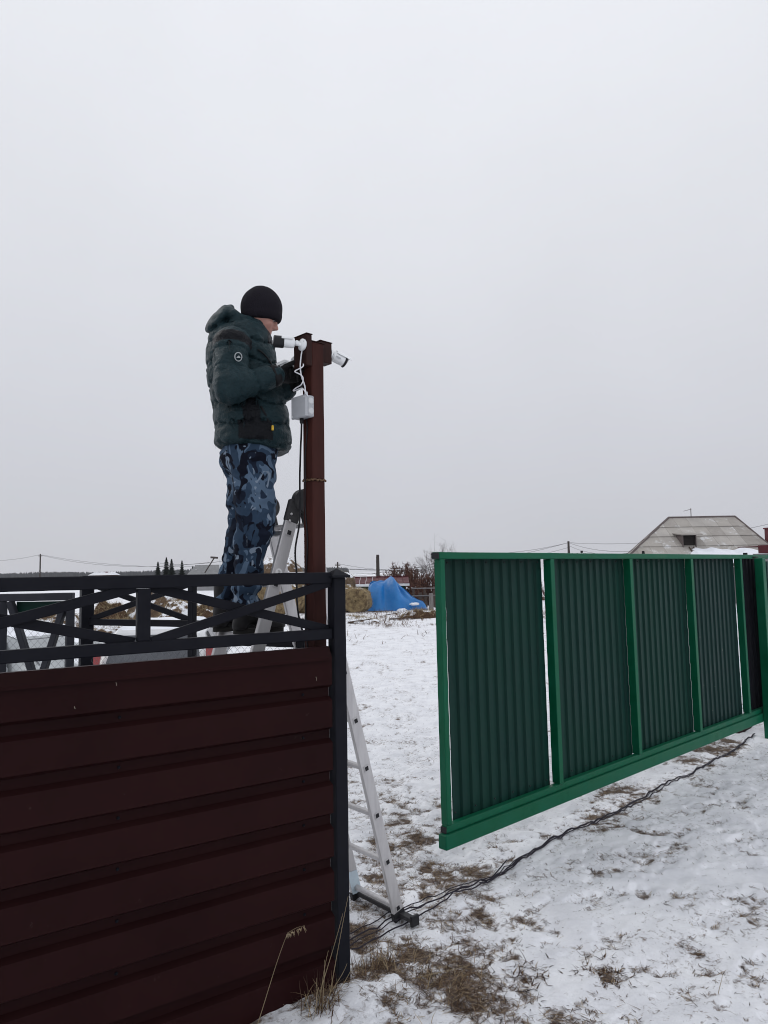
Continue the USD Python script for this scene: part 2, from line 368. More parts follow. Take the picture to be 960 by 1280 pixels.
# ------------------------------------------------------------------ the tall brown pole behind it
PO = -.135                                                       # this far behind the fence's face
PT = ft(395, 640, PO + .04)[0]
PB = fp(PT + .012, 0, PO)
PW = .087
PAN = math.radians(44)
PD = np.array([math.cos(PAN), math.sin(PAN), 0]); PN = np.array([PD[1], -PD[0], 0])     # the pole stands a little twisted to the fence
def make_pole():
    k = thing('steel_pole', 'tall rust-brown square steel pole carrying the cameras, behind the black post', 'pole', PB)
    top = 3.415
    part(k, 'lower_pole', beam(PB - Z * .2, PB + Z * 2.607, PW, PW, PN, .005), 'rusty_brown_paint', 30)
    part(k, 'upper_pole', beam(PB + Z * 2.615, PB + Z * (top - .03), PW, PW, PN, .005), 'rusty_brown_paint', 30)
    pts = []
    for s in range(33):                                            # bead of weld round the joint
        a = s / 32 * 4; q = int(a) % 4; u = a - int(a)
        c = [(-1, -1), (1, -1), (1, 1), (-1, 1), (-1, -1)]
        x = c[q][0] * (1 - u) + c[q + 1][0] * u; y = c[q][1] * (1 - u) + c[q + 1][1] * u
        pts.append(PB + (PD * x + PN * y) * (PW / 2 + .001) + Z * (2.611 + .004 * math.sin(s * 2.3)))
    part(k, 'weld_seam', tube(pts, [.006 + .002 * math.sin(3.7 * s) for s in range(33)], 6), 'weld_rust', True)
    part(k, 'end_plate', beam(PB + Z * (top - .03), PB + Z * (top - .026), PW + .008, PW + .008, PN, .001), 'bracket_brown')
    # bracket on the left face, standing out behind the pole, and the one on the far right side
    c = PB - PD * (PW / 2 + .021) + PN * (PW / 2 - .052) + Z * (top - .086)
    part(k, 'bracket', beam(c - Z * .088, c + Z * .088, .040, .118, PN, .004), 'bracket_brown', 30)
    part(k, 'bracket_lid', beam(c + Z * .0885, c + Z * .0935, .044, .124, PN, .001), 'bracket_brown', 30)
    c2 = PB + PD * (PW / 2 + .043) - PN * .022 + Z * (top - .062)
    part(k, 'bracket', beam(c2 - Z * .06, c2 + Z * .06, .086, .07, PN, .004), 'bracket_brown', 30)
    part(k, 'bracket_lid', beam(c2 + Z * .0605, c2 + Z * .0655, .090, .074, PN, .001), 'bracket_brown', 30)
    return top, c, c2
PTOP, BR1, BR2 = make_pole()

# ------------------------------------------------------------------ bullet cameras
def bullet(base, bn, joint, head_dir, label, length=.135, R=.031, hood=.04, hand='white_plastic'):
    """base disc at base facing bn; a bent arm to joint; the tubular head runs from the joint along head_dir"""
    k = thing('security_camera', label, 'security camera', base, 'cameras on the brown pole')
    bn = norm(bn); d = norm(head_dir); F_ = frame(d); up = F_[:, 2]
    part(k, 'mounting_disc', lathe([(0, .022), (.012, .022), (.024, .017), (.034, .008), (.034, 0), (0, 0)], 28, bn, base), 'white_plastic', 40)
    for a in range(3):
        u = frame(bn); q = base + bn * .0125 + .026 * (math.cos(2.1 * a + .5) * u[:, 1] + math.sin(2.1 * a + .5) * u[:, 2])
        part(k, 'screw', lathe([(0, .0035), (.003, .003), (.004, 0)], 8, bn, q), 'light_grey_plastic', True)
    part(k, 'arm', tube(spline([base + bn * .012, base + bn * .035, joint + up * .0, ], 10), [.0125] * 4 + [.011] * 6, 12), 'white_plastic', True)
    part(k, 'ball_joint', lathe([(.0001, -.016), (.009, -.0133), (.0148, -.006), (.016, 0), (.0148, .006), (.009, .0133), (.0001, .016)], 14, d, joint), 'white_plastic', True)
    o = joint + d * .012
    part(k, 'camera_body', lathe([(0, 0), (R * .72, .001), (R * .92, .008), (R * .95, .014), (R * .95, length - hood - .003), (R * .9, length - hood), (0, length - hood)], 28, d, o), hand, 35)
    part(k, 'front_bezel', lathe([(0, length - hood), (R * 1.0, length - hood), (R * 1.06, length - hood + .005), (R * 1.08, length + (.012 if hood > .03 else .0)), (R * .92, length + (.016 if hood > .03 else .003)), (R * .88, length + .004), (0, length + .002)], 28, d, o), 'black_plastic', 35)
    part(k, 'lens_glass', lathe([(0, .0072), (R * .5, .0066), (R * .86, .005)], 24, d, o + d * (length - .0)), 'glass_dark', True)
    # rounded sunshield over the top of the body
    a = np.linspace(-1.25, 1.25, 13)
    r0 = R * 1.14
    outer = [(r0 * math.sin(x), r0 * math.cos(x)) for x in a]; inner = [((r0 - .003) * math.sin(x), (r0 - .003) * math.cos(x)) for x in a][::-1]
    m = trimesh.creation.extrude_polygon(sg.Polygon(outer + inner), length - hood - .002 + (.02 if hood < .03 else 0), engine='earcut')
    part(k, 'sunshield', xf(m, np.stack([F_[:, 1], up, d], 1) * np.array([1, 1, 1]), o + d * .016), hand, 30)
    part(k, 'rating_label', obox(o + d * (length * .38) - F_[:, 1] * R * .957 - up * R * .25, d, F_[:, 1], up, (.03, .0012, .010), .0002), 'grey_plastic')
    return k
N2 = -PD
b1 = BR1 + N2 * .0205 + PN * .027 + Z * .030
hd = norm(np.array([-.97, -.22, .03]))
bullet(b1, N2, b1 + N2 * .036 + np.array([-.004, .0, .003]), hd, 'white bullet camera pointing left above the gloves, at the top of the brown pole', length=.10, hand='white_plastic')
b2 = BR1 - PN * .0595 + PD * .0 + Z * -.042
bullet(b2, -PN, b2 - PN * .03 + np.array([-.006, 0, .0]), norm((-.8, -.05, -.36)), 'white bullet camera half hidden behind the gloved hands at the pole', length=.10)
b3 = BR2 + PD * .0435 + Z * .01
bullet(b3, PD, b3 + PD * .014 + Z * .0, norm((.80, .40, -.34)), 'white bullet camera tilted down to the right on the right-hand bracket', length=.088, R=.034, hood=.010)

# ------------------------------------------------------------------ junction box and its cables
P_ = at_plane(388, 507, PB - PD * (PW / 2 + .03), PD)
JC = PB - PD * (PW / 2 + .032) + PN * .0 + Z * (P_[2])
def make_junction():
    k = thing('junction_box', 'grey plastic junction box with round knockouts hung on the pole under the white cables', 'junction box', JC)
    w, h, d = .128, .118, .064
    part(k, 'box', obox(JC + PD * .008, PN, PD, Z, (w, d - .016, h), .006), 'grey_plastic', 30)
    part(k, 'lid', obox(JC - PD * (d / 2 - .010), PN, PD, Z, (w + .004, .018, h + .004), .005), 'grey_plastic', 30)
    for s in (-1, 1):
        part(k, 'knockout', lathe([(0, .004), (.0155, .004), (.019, 0)], 20, PN, JC + PN * w / 2 + Z * s * .028 + PD * .008), 'light_grey_plastic', 30)
        part(k, 'lid_screw', lathe([(0, .003), (.005, .002), (.006, 0)], 10, -PD, JC - PD * (d / 2 - .0005) + PN * s * .053 + Z * .048 * s), 'light_grey_plastic', True)
    part(k, 'cable_gland', lathe([(0, -.028), (.009, -.028), (.011, -.02), (.011, 0), (0, 0)], 12, Z, JC - Z * h / 2 - PN * .01), 'black_plastic', 30)
    part(k, 'cable_gland', lathe([(0, 0), (.010, 0), (.010, .018), (.007, .024), (0, .024)], 12, Z, JC + Z * (h / 2) + PN * .032), 'light_grey_plastic', 30)
make_junction()
cdep = JC - PD * .01
def cw(x, y, o=0.0): return at_plane(x, y, cdep - PD * o, PD)
k = thing('camera_cable', 'thin white cable looping from the left camera down to the grey junction box', 'cable', b1)
part(k, 'cable', tube(spline([b1 - Z * .03 + N2 * .006, cw(376, 448, .02), cw(375.5, 462, .03), cw(378, 474, .03), cw(381, 483, .02), cw(382, 495, .01), JC + Z * .06 + PN * .03], 40), .0038, 8), 'white_cable', True)
part(k, 'cable', tube(spline([cw(379, 455, .02), cw(374, 461, .04), cw(368.5, 464, .06), cw(375, 468, .05), cw(379, 474, .04), cw(377, 480, .04), cw(370, 485, .04), cw(366.5, 488.5, .04), cw(372, 487, .03), cw(380, 487.5, .03), cw(384, 494, .01), JC + Z * .06 + PN * .045], 60), .0034, 8), 'white_cable', True)
k = thing('hanging_cable', 'black cable hanging in the air from the grey junction box past the ladder', 'cable', JC)
pts = [JC - Z * .075 - PN * .01] + [at_depth(x, y, Y) for x, y, Y in ((376.5, 545, 3.96), (375, 585, 3.97), (375, 622, 3.965), (373.5, 660, 3.96), (369, 688, 3.95), (371, 720, 3.95), (371, 745, 3.96), (374.5, 775, 3.98), (381, 800, 4.02), (384, 840, 4.05), (386, 1000, 4.08))]
part(k, 'cable', tube(spline(pts, 90), .0052, 8), 'black_cable', True)
k = thing('clipped_cable', 'thin black cable running down the left face of the brown pole', 'cable', PB)
pts = [PB - PD * (PW / 2 + .005) + PN * o + Z * z for z, o in ((3.0, -.02), (2.9, .004), (2.75, -.016), (2.62, -.006), (2.45, -.02), (2.3, -.004), (2.1, -.018), (1.7, -.01), (.3, -.01))]
pts[3] = pts[3] - PD * .009
part(k, 'cable', tube(spline(pts, 60), .004, 6), 'black_cable', True)

# ------------------------------------------------------------------ folding ladder standing as a trestle round the pole
LS = norm(np.array([.75, .66, 0])); LW = np.array([-LS[1], LS[0], 0])      # spread, and across the rungs (away from the camera)
HN = at_depth(381, 627, 4.10)
LWID = .40
SP_R = .665
TOPOFF = {1: 0.0, -1: .062}                             # the hinge arms set the far section's stiles a little apart
q = None
def left_spread():
    P = at_plane(324, 806, HN, LW); u = -np.dot(P - HN, LS); return TOPOFF[-1] + (u - TOPOFF[-1]) * HN[2] / (HN[2] - P[2])
SP_L = left_spread()
def make_ladder():
    k = thing('folding_ladder', 'aluminium folding ladder with black hinges standing as a trestle beside the pole', 'ladder', HN * [1, 1, 0])
    for side, sp in ((1, SP_R), (-1, SP_L)):
        T0 = HN + LS * side * TOPOFF[side]; foot = LS * side * (sp - TOPOFF[side])
        for j, o in enumerate((0.0, LWID)):
            top = T0 + LW * o; bot = np.array([top[0] + foot[0], top[1] + foot[1], .015])
            ax = norm(bot - top); nrm = norm(np.cross(LW, ax))
            s = part(k, 'stile', beam(top + ax * .10, bot, .026, .078, nrm, .004), 'aluminium', 30)
            part(k, 'stile_foot', beam(bot - ax * .05, bot + ax * .006, .034, .088, nrm, .004), 'black_plastic', 30)
            # hinge arms and disc
            part(k, 'hinge', cat_mesh([beam(top + ax * .0, top + ax * .13, .034, .088, nrm, .012), beam(HN + LW * o, top + ax * .03, .034, .085, Z, .012), lathe([(0, -.026), (.062, -.026), (.070, -.02), (.070, .02), (.062, .026), (0, .026)], 26, LW, HN + LW * (o + side * .004) + LS * .012 * side)]), 'hinge_grey', 30)
            for b in (.085, .125):
                part(k, 'rivet', lathe([(0, .005), (.006, .004), (.008, 0)], 10, -LW if o == 0 else LW, top + ax * b + nrm * .016 + (-LW if o == 0 else LW) * .017), 'aluminium', True)
        L = np.linalg.norm(np.array([foot[0], foot[1], -HN[2]]))
        ax = norm(np.array([foot[0], foot[1], .015 - HN[2]])); nrm = norm(np.cross(LW, ax))
        d = .134 if side > 0 else .19
        while d < L - .06:
            c = T0 + ax * d
            part(k, 'rung', beam(c + LW * .012, c + LW * (LWID - .012), .03, .03, nrm, .006), 'aluminium', 30)
            for o, sgn in ((0, -1), (LWID, 1)):
                part(k, 'rung_socket', cat_mesh([beam(c + LW * (o + sgn * .0135), c + LW * (o + sgn * .0165), .036, .036, nrm, .001)]), 'aluminium')
                part(k, 'rung_bore', beam(c + LW * (o + sgn * .0166), c + LW * (o + sgn * .0172), .025, .025, nrm, .0002), 'black_plastic')
            d += .297
        if side > 0:
            b0 = HN + LS * (sp + .012) + LW * (LWID + .02); b1_ = HN + LS * (sp + .012) - LW * .115
            b0[2] = b1_[2] = .038
            part(k, 'stabiliser_bar', beam(b0, b1_, .05, .024, Z, .003), 'hinge_grey', 30)
            part(k, 'bar_end', beam(b1_, b1_ - LW * .02, .062, .062, Z, .004), 'black_plastic', 30)
            t = HN + LW * LWID + LS * sp * .955; t[2] = HN[2] * .047
            part(k, 'data_plate', obox(t - LS * .0 - LW * .0165, LS, LW, norm(-ax), (.075, .002, .15), .0005), 'pale_label')
        else:
            c = T0 + ax * .42
            part(k, 'sticker', lathe([(0, .0006), (.022, .0006), (.022, 0)], 24, -LW, c - LW * .0132), 'sticker')
            for e in range(4):
                part(k, 'sticker_mark', obox(c - LW * .0142 + Z * (.008 - .006 * e) + LS * .004 * (e % 2), LS, LW, Z, (.012, .0008, .0025), .0001), 'black_plastic')
make_ladder()

# ------------------------------------------------------------------ sliding gate
GN_ = at_height(560, 1062, .19)
GD = norm(np.array([.733, .680, 0])); GF = np.array([GD[1], -GD[0], 0])      # along it, and its front
G0 = np.array([GN_[0], GN_[1], 0])
def gp(t, z, off=0.0): return G0 + GD * t + GF * off + Z * z                 # off = 0 is the front face
GTOP, GBOT, GLEN = 2.235, .19, 6.3
SLEAN = -.022                                                                # the hanging frame leans a touch towards its free end
def gl(t, z, off=0.0): return gp(t + SLEAN * (z - GBOT) / 2, z, off)
def make_gate():
    k = thing('sliding_gate', 'green sliding gate with dark corrugated sheets in a bright green frame, standing half open', 'gate', G0)
    D = .075
    part(k, 'track_beam', beam(gp(-.03, GBOT + .05, -.022), gp(GLEN, GBOT + .05, -.022), .074, .1, Z, .005), 'gate_green', 30)
    part(k, 'beam_plug', beam(gp(-.034, GBOT + .05, -.022), gp(-.029, GBOT + .05, -.022), .062, .088, Z, .001), 'gate_green')
    part(k, 'bottom_rail', beam(gp(.004, GBOT + .128, -.034), gp(GLEN, GBOT + .128, -.034), .05, .05, Z, .003), 'gate_green', 30)
    part(k, 'end_gap_plug', beam(gp(-.010, GBOT + .123, -.034), gp(.004, GBOT + .123, -.034), .046, .04, Z, .001), 'black_plastic')
    part(k, 'top_rail', beam(gl(.006, GTOP - .025, -D / 2), gl(GLEN, GTOP - .025, -D / 2), D, .05, Z, .004), 'gate_green', 30)
    part(k, 'end_plug', beam(gl(-.004, GTOP - .025, -D / 2), gl(.006, GTOP - .025, -D / 2), D - .006, .044, Z, .001), 'black_plastic', 30)
    part(k, 'frame_upright', beam(gl(.034, GBOT + .1535, -D / 2 + .002), gl(.034, GTOP - .0505, -D / 2 + .010), .052, D - .016, GF, .004), 'gate_green', 30)
    ups = [1.395, 2.715, 4.035, 5.375]
    for t in ups:
        part(k, 'frame_upright', beam(gl(t, GBOT + .1535, -D / 2 + .001), gl(t, GTOP - .0505, -D / 2 + .001), .056, D, GF, .003), 'gate_green', 30)
    def sheet(t0, t1, material, name='corrugated_sheet'):
        per, pts, t = .112, [], t0
        while t < t1 - .02:
            for a, b in ((0, 0), (.046, 0), (.060, -.017), (.098, -.017)):
                if t + a <= t1: pts.append((t + a, b))
            t += per
        back = [(a, b - .0025) for a, b in pts][::-1]
        poly = sg.Polygon(pts + back).buffer(0)
        zb, zt = GBOT + .11, GTOP - .012
        m = trimesh.creation.extrude_polygon(poly, zt - zb, engine='earcut')
        v = np.array(m.vertices)
        w = np.stack([gl(v[i, 0], zb + v[i, 2], -D - .004 + v[i, 1]) for i in range(len(v))])
        part(k, name, (w, np.array(m.faces)), material)
        t = t0 + .024
        while t < t1 - .05:
            for zz in (GTOP - .075, GBOT + .19):
                part(k, 'screw', lathe([(0, .006), (.005, .005), (.007, 0)], 8, GF, gl(t, zz, -D - .0035)), 'black_plastic', True)
            t += .224
    sheet(.147, 1.374, 'sheet_green')
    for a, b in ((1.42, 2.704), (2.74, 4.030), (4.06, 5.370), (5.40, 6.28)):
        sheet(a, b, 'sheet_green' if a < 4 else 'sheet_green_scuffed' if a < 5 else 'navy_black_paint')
    for t in (.72, 1.96, 3.27, 4.55):                                     # the joint line along the beam's upper edge
        pass
    part(k, 'latch_bolt', beam(gl(1.9, GTOP + .004, -.03), gl(1.9, GTOP + .0, -.03) + Z * .022, .02, .02, GF), 'black_plastic')
    part(k, 'rail_stud', lathe([(0, .03), (.012, .028), (.016, 0)], 12, Z, gl(3.02, GTOP, -.03)), 'black_plastic', True)
make_gate()

def make_gate_post():
    gpb = at_height(953, 924, 0)
    c = np.array([gpb[0] + .13, gpb[1] + .06, 0])
    k = thing('gate_post', 'green steel gate post at the right edge, past the far end of the sliding gate', 'post', c)
    part(k, 'post', beam(c - Z * .2, c + Z * 2.19, .1, .1, GF, .005), 'gate_green', 30)
    part(k, 'top_roller_bracket', beam(c + Z * 2.205 - GF * .03, c + Z * 2.205 - GF * .2, .09, .012, Z), 'bracket_brown')
    part(k, 'guide_roller', lathe([(0, 0), (.026, 0), (.026, .05), (0, .05)], 16, Z, c + Z * 2.212 - GF * .16 - GD * .02), 'black_plastic', 30)
    c3 = c + GD * .05
    f = thing('green_fence', 'dark green corrugated fence panel right of the green gate post, cut by the frame', 'fence', c3)
    per, pts, t = .112, [], .07
    while t < 2.5:
        for a, b in ((0, 0), (.048, 0), (.064, -.014), (.096, -.014)): pts.append((t + a, b))
        t += per
    poly = sg.Polygon(pts + [(a, b - .0025) for a, b in pts][::-1])
    m = trimesh.creation.extrude_polygon(poly, 2.03, engine='earcut'); v = np.array(m.vertices)
    w = c3[None] + v[:, :1] * GD + v[:, 1:2] * GF + (v[:, 2:] + .12) * Z
    part(f, 'corrugated_sheet', (w, np.array(m.faces)), 'sheet_green')
    part(f, 'rail', beam(c3 + GD * .02 + Z * 2.0 - GF * .045, c3 + GD * 2.6 + Z * 2.0 - GF * .045, .04, .04, Z), 'gate_green')
    part(f, 'rail', beam(c3 + GD * .02 + Z * .4 - GF * .045, c3 + GD * 2.6 + Z * .4 - GF * .045, .04, .04, Z), 'gate_green')
    part(f, 'post', beam(c3 + GD * 2.55 - GF * .09, c3 + GD * 2.55 + Z * 2.15 - GF * .09, .06, .06, GF), 'gate_green')
    r = at_height(930, 916, 0); r = np.array([r[0], r[1] + .25, 0])
    k = thing('roller_carriage', 'low brown roller carriage under the far end of the gate beam', 'gate roller', r)
    part(k, 'base_plate', beam(r - GD * .18 + Z * .03, r + GD * .18 + Z * .03, .16, .014, Z), 'bracket_brown')
    for s in (-1, 1):
        part(k, 'side_plate', beam(r - GD * .14 + Z * .085 + GF * s * .05, r + GD * .14 + Z * .085 + GF * s * .05, .008, .09, Z), 'bracket_brown')
        part(k, 'wheel', lathe([(0, -.016), (.038, -.016), (.044, -.01), (.044, .01), (.038, .016), (0, .016)], 18, GF, r + GD * s * .08 + Z * .125), 'hinge_grey', 30)
    part(k, 'footing', beam(r - Z * .1, r + Z * .0225, .3, .5, GD, .02), 'bracket_brown')
make_gate_post()

# ------------------------------------------------------------------ cable bundle lying across the entrance
def gcab(path, wob, n=80):
    pts = np.array([at_height(x, y, .0) for x, y in path]); pts = spline(pts, n)
    s = np.linspace(0, 1, n)
    side = np.stack([np.gradient(pts[:, 1]), -np.gradient(pts[:, 0]), 0 * s], 1); side /= np.linalg.norm(side, axis=1, keepdims=True)
    return pts + side * wob(s)[:, None]
# ------------------------------------------------------------------ ground
BLOBS = [(560, 1215, 95, 42, .62), (610, 1255, 60, 28, .5), (500, 1185, 70, 25, .55), (475, 1125, 45, 32, .75), (555, 1105, 60, 28, .5), (530, 1055, 50, 28, .45), (480, 1085, 35, 25, .5), (620, 1140, 60, 22, .3),
         (590, 1085, 55, 20, .32), (700, 1015, 70, 12, .4), (780, 985, 60, 11, .45), (850, 950, 45, 10, .7), (885, 934, 40, 9, .85), (920, 925, 25, 8, .7),
         (660, 1222, 20, 13, .7), (755, 1212, 24, 13, .6), (715, 1232, 22, 9, .45), (860, 1237, 14, 5, .6), (655, 1165, 80, 28, .3), (480, 1050, 45, 20, .35),
         (470, 962, 55, 9, .28), (470, 835, 45, 5, .3), (520, 872, 40, 5, .2), (400, 1255, 40, 25, .7), (445, 1170, 30, 25, .5), (700, 1130, 90, 40, .12), (820, 1180, 90, 40, .06),
         (500, 905, 60, 12, .16), (440, 900, 30, 30, .15), (500, 1000, 60, 30, .2), (900, 1000, 60, 25, .08), (800, 1040, 60, 25, .12)]
_BL = []
for x, y, rx, ry, s in BLOBS:
    c, a, b = at_height(x, y), at_height(x + rx, y), at_height(x, y - ry)
    _BL.append((c[0], c[1], abs(a[0] - c[0]), max(abs(b[1] - c[1]), .08), s))
_fr = np.random.default_rng(88)
STEPS = []                                            # trodden places: chains of boot prints across the entrance
for (sx, sy, hx, n_) in ((.5, 4.6, .5, 9), (1.2, 4.4, .9, 11), (.2, 5.0, 1.25, 13), (1.6, 5.0, .35, 12), (2.0, 4.2, .75, 10), (.6, 6.2, 1.4, 14), (.9, 4.0, .2, 9), (2.6, 5.4, 1.0, 10), (.3, 5.6, .75, 9), (1.0, 5.2, 1.5, 9)):
    for q in range(n_):
        px_, py_ = sx + math.cos(hx) * .36 * q, sy + math.sin(hx) * .36 * q
        s_ = 1 if q % 2 else -1
        STEPS.append((px_ - math.sin(hx) * .10 * s_ + _fr.normal(0, .05), py_ + math.cos(hx) * .10 * s_ + _fr.normal(0, .05), hx + _fr.normal(0, .2), _fr.uniform(.5, 1.0)))
def prints(x, y):
    x, y = np.asarray(x, float), np.asarray(y, float); out = np.zeros(np.broadcast(x, y).shape)
    m = (x > -.4) & (x < 7) & (y > 3.3) & (y < 13)
    if not m.any(): return out
    X, Y = x[m], y[m]; o = np.zeros(len(X))
    for cx, cy, a, w in STEPS:
        u, v = (X - cx) * math.cos(a) + (Y - cy) * math.sin(a), -(X - cx) * math.sin(a) + (Y - cy) * math.cos(a)
        k = (np.abs(u) / .155) ** 3 + (np.abs(v) / (.055 + .012 * np.sign(u))) ** 3
        o = np.maximum(o, w * np.clip(1.35 - k, 0, 1))
    out[m] = o
    return out
def dirt(x, y):
    x, y = np.asarray(x, float), np.asarray(y, float)
    d = .185 - .05 * np.clip((x - 1.0) / 1.5, 0, 1) * np.clip((9 - y) / 3, 0, 1)
    for cx, cy, rx, ry, s in _BL:
        wob = 1.0
        d = d + .58 * s * np.exp(-.5 * (((x - cx) / (rx * .62)) ** 2 + ((y - cy) / (ry * .62)) ** 2))
    p = np.stack([x, y, 0 * x], -1)
    n = fbm(p * 2.3, 5, 3) - .5
    n2 = fbm(p * 9, 3, 11) - .5
    far = np.clip((y - 16) / 10, 0, 1)
    dg = (x - G0[0]) * GF[0] + (y - G0[1]) * GF[1]; tg = (x - G0[0]) * GD[0] + (y - G0[1]) * GD[1]
    d = d + .13 * np.exp(-((dg - .05) / .22) ** 2) * np.clip((tg + .3) / .6, 0, 1) * (tg < 8)
    n3_ = fbm(p * np.array([26, 26, 1]), 2, 13) - .5
    d = d + n * .60 * (1 - .35 * far) + n2 * .70 + n3_ * .50
    # scraps along the fence foot and the churned edge of the yard far off
    dist = (x - POST[0]) * FN[0] + (y - POST[1]) * FN[1]
    along = (x - POST[0]) * FD[0] + (y - POST[1]) * FD[1]
    d = d + .3 * np.exp(-(dist / .18) ** 2) * (along < .3)
    d = d + .75 * np.exp(-((y - 32) / 3.4) ** 2) * (np.abs(x) < 40) * (.35 + n * 2.2)
    d = d + .10 * prints(x, y)
    return np.clip(d, 0, 1)
def gh(x, y):
    x, y = np.asarray(x, float), np.asarray(y, float)
    p = np.stack([x, y, 0 * x], -1)
    near = np.clip(1 - (y - 12) / 20, 0, 1)
    h = .05 * (fbm(p * .9, 3, 21) - .5) + near * (.042 * (fbm(p * 4.2, 3, 22) - .5) + .024 * (fbm(p * 13, 3, 23) - .5))
    h = h + near * .022 * (np.clip((.42 - dirt(x, y)) / .25, 0, 1) - .5)
    h = h + .55 * np.clip((y - 24) / 6, 0, 1) * np.exp(-((y - 33) / 3.2) ** 2) * np.clip(fbm(p * .55, 4, 29) - .25, 0, 1) * (np.abs(x) < 45)
    h = h + .5 * np.clip((y - 30) / 60, 0, 1) * (fbm(p * .06, 3, 25) - .5)
    h = h - .013 * prints(x, y)
    dist = (x - POST[0]) * FN[0] + (y - POST[1]) * FN[1]
    along = (x - POST[0]) * FD[0] + (y - POST[1]) * FD[1]
    h = h + .06 * np.exp(-((dist - .12) / .16) ** 2) * np.exp(-((along + .12) / .5) ** 2)       # drift at the foot of the fence
    return h - .005
def axis(lo, hi, step, far_lo, far_hi, g=1.085):
    a = list(np.arange(lo, hi, step)); s = step
    while a[-1] < far_hi: s *= g; a.append(a[-1] + s)
    s = step; b = []
    x = lo
    while x > far_lo: s *= g; x -= s; b.append(x)
    return np.array(b[::-1] + a)
gx, gy = axis(-.9, 4.4, .026, -2500, 2500), axis(3.0, 9.0, .026, -60, 3200, 1.055)
GX, GY = np.meshgrid(gx, gy, indexing='ij')
GZ = gh(GX, GY)
ground = grid_mesh(GX, GY, GZ)
usdkit.material(stage, '/World/Looks/snowy_ground', {
    'g': ('geometry', {}), 'd': ('attribute', {'attribute': 'dirt'}),
    'n1': ('noise_texture', {'scale': 21.0, 'detail': 7.0, 'roughness': .68}), 'n2': ('noise_texture', {'scale': 3.2, 'detail': 6.0, 'roughness': .62}),
    'n3': ('noise_texture', {'scale': 46.0, 'detail': 5.0, 'roughness': .7, 'distortion': 1.2}), 'n4': ('noise_texture', {'scale': 9.0, 'detail': 8.0, 'roughness': .72, 'distortion': .8}),
    'a1': ('math', {'math_type': 'multiply_add', 'value2': 1.35, 'value3': -.675}), 's1': ('math', {'math_type': 'add'}),
    'a2': ('math', {'math_type': 'multiply_add', 'value2': .7, 'value3': -.35}), 's2': ('math', {'math_type': 'add'}),
    'k1': ('noise_texture', {'scale': 24.0, 'detail': 7.0, 'roughness': .74, 'distortion': .8}), 'k2': ('noise_texture', {'scale': 1.7, 'detail': 4.0, 'roughness': .6}),
    'k3': ('math', {'math_type': 'multiply_add', 'value2': .55, 'value3': -.275}), 'k4': ('math', {'math_type': 'add'}), 'k5': ('map_range', {'from_min': .578, 'from_max': .68, 'to_min': 0, 'to_max': .8, 'clamp': True}), 'mx': ('math', {'math_type': 'maximum'}),
    'm': ('map_range', {'from_min': .40, 'from_max': .66, 'to_min': 0, 'to_max': .93, 'clamp': True}),
    'sn': ('rgb_ramp', {'ramp': [(.25, (.66, .67, .71)), (.45, (.77, .78, .815)), (.6, (.84, .85, .88)), (1, (.88, .89, .91))]}),
    'er': ('rgb_ramp', {'ramp': [(.28, (.024, .013, .010)), (.46, (.070, .040, .025)), (.58, (.145, .090, .050)), (.72, (.28, .20, .115)), (.85, (.40, .32, .20))]}),
    'mix': ('mix_color', {}), 'p': ('principled_bsdf', {'roughness': .75, 'specular_ior_level': .3}),
    'bh': ('mix_float', {'fac': .5}), 'b': ('bump', {'strength': .75, 'distance': .022}),
}, [('g.position', 'n1.vector'), ('g.position', 'n2.vector'), ('g.position', 'n3.vector'), ('g.position', 'n4.vector'),
    ('n4.fac', 'a1.value1'), ('a1.value', 's1.value1'), ('d.fac', 's1.value2'), ('n1.fac', 'a2.value1'), ('a2.value', 's2.value1'), ('s1.value', 's2.value2'),
    ('s2.value', 'm.value'), ('g.position', 'k1.vector'), ('g.position', 'k2.vector'), ('k2.fac', 'k3.value1'), ('k3.value', 'k4.value1'), ('k1.fac', 'k4.value2'), ('k4.value', 'k5.value'), ('m.result', 'mx.value1'), ('k5.result', 'mx.value2'), ('n2.fac', 'sn.fac'), ('n3.fac', 'er.fac'), ('mx.value', 'mix.fac'), ('sn.color', 'mix.a'), ('er.color', 'mix.b'),
    ('mix.result', 'p.base_color'), ('n1.fac', 'bh.a'), ('n3.fac', 'bh.b'), ('bh.result', 'b.height'), ('b.normal', 'p.normal')], surface='p.BSDF')
MAT['snowy_ground'] = UsdShade.Material.Get(stage, '/World/Looks/snowy_ground')
DV = dirt(GX.ravel(), GY.ravel())
single('ground', ground, 'snowy_ground', 'trampled snow with brown dead grass showing through', kind='structure', smooth=True, prim_vars={'dirt': DV})

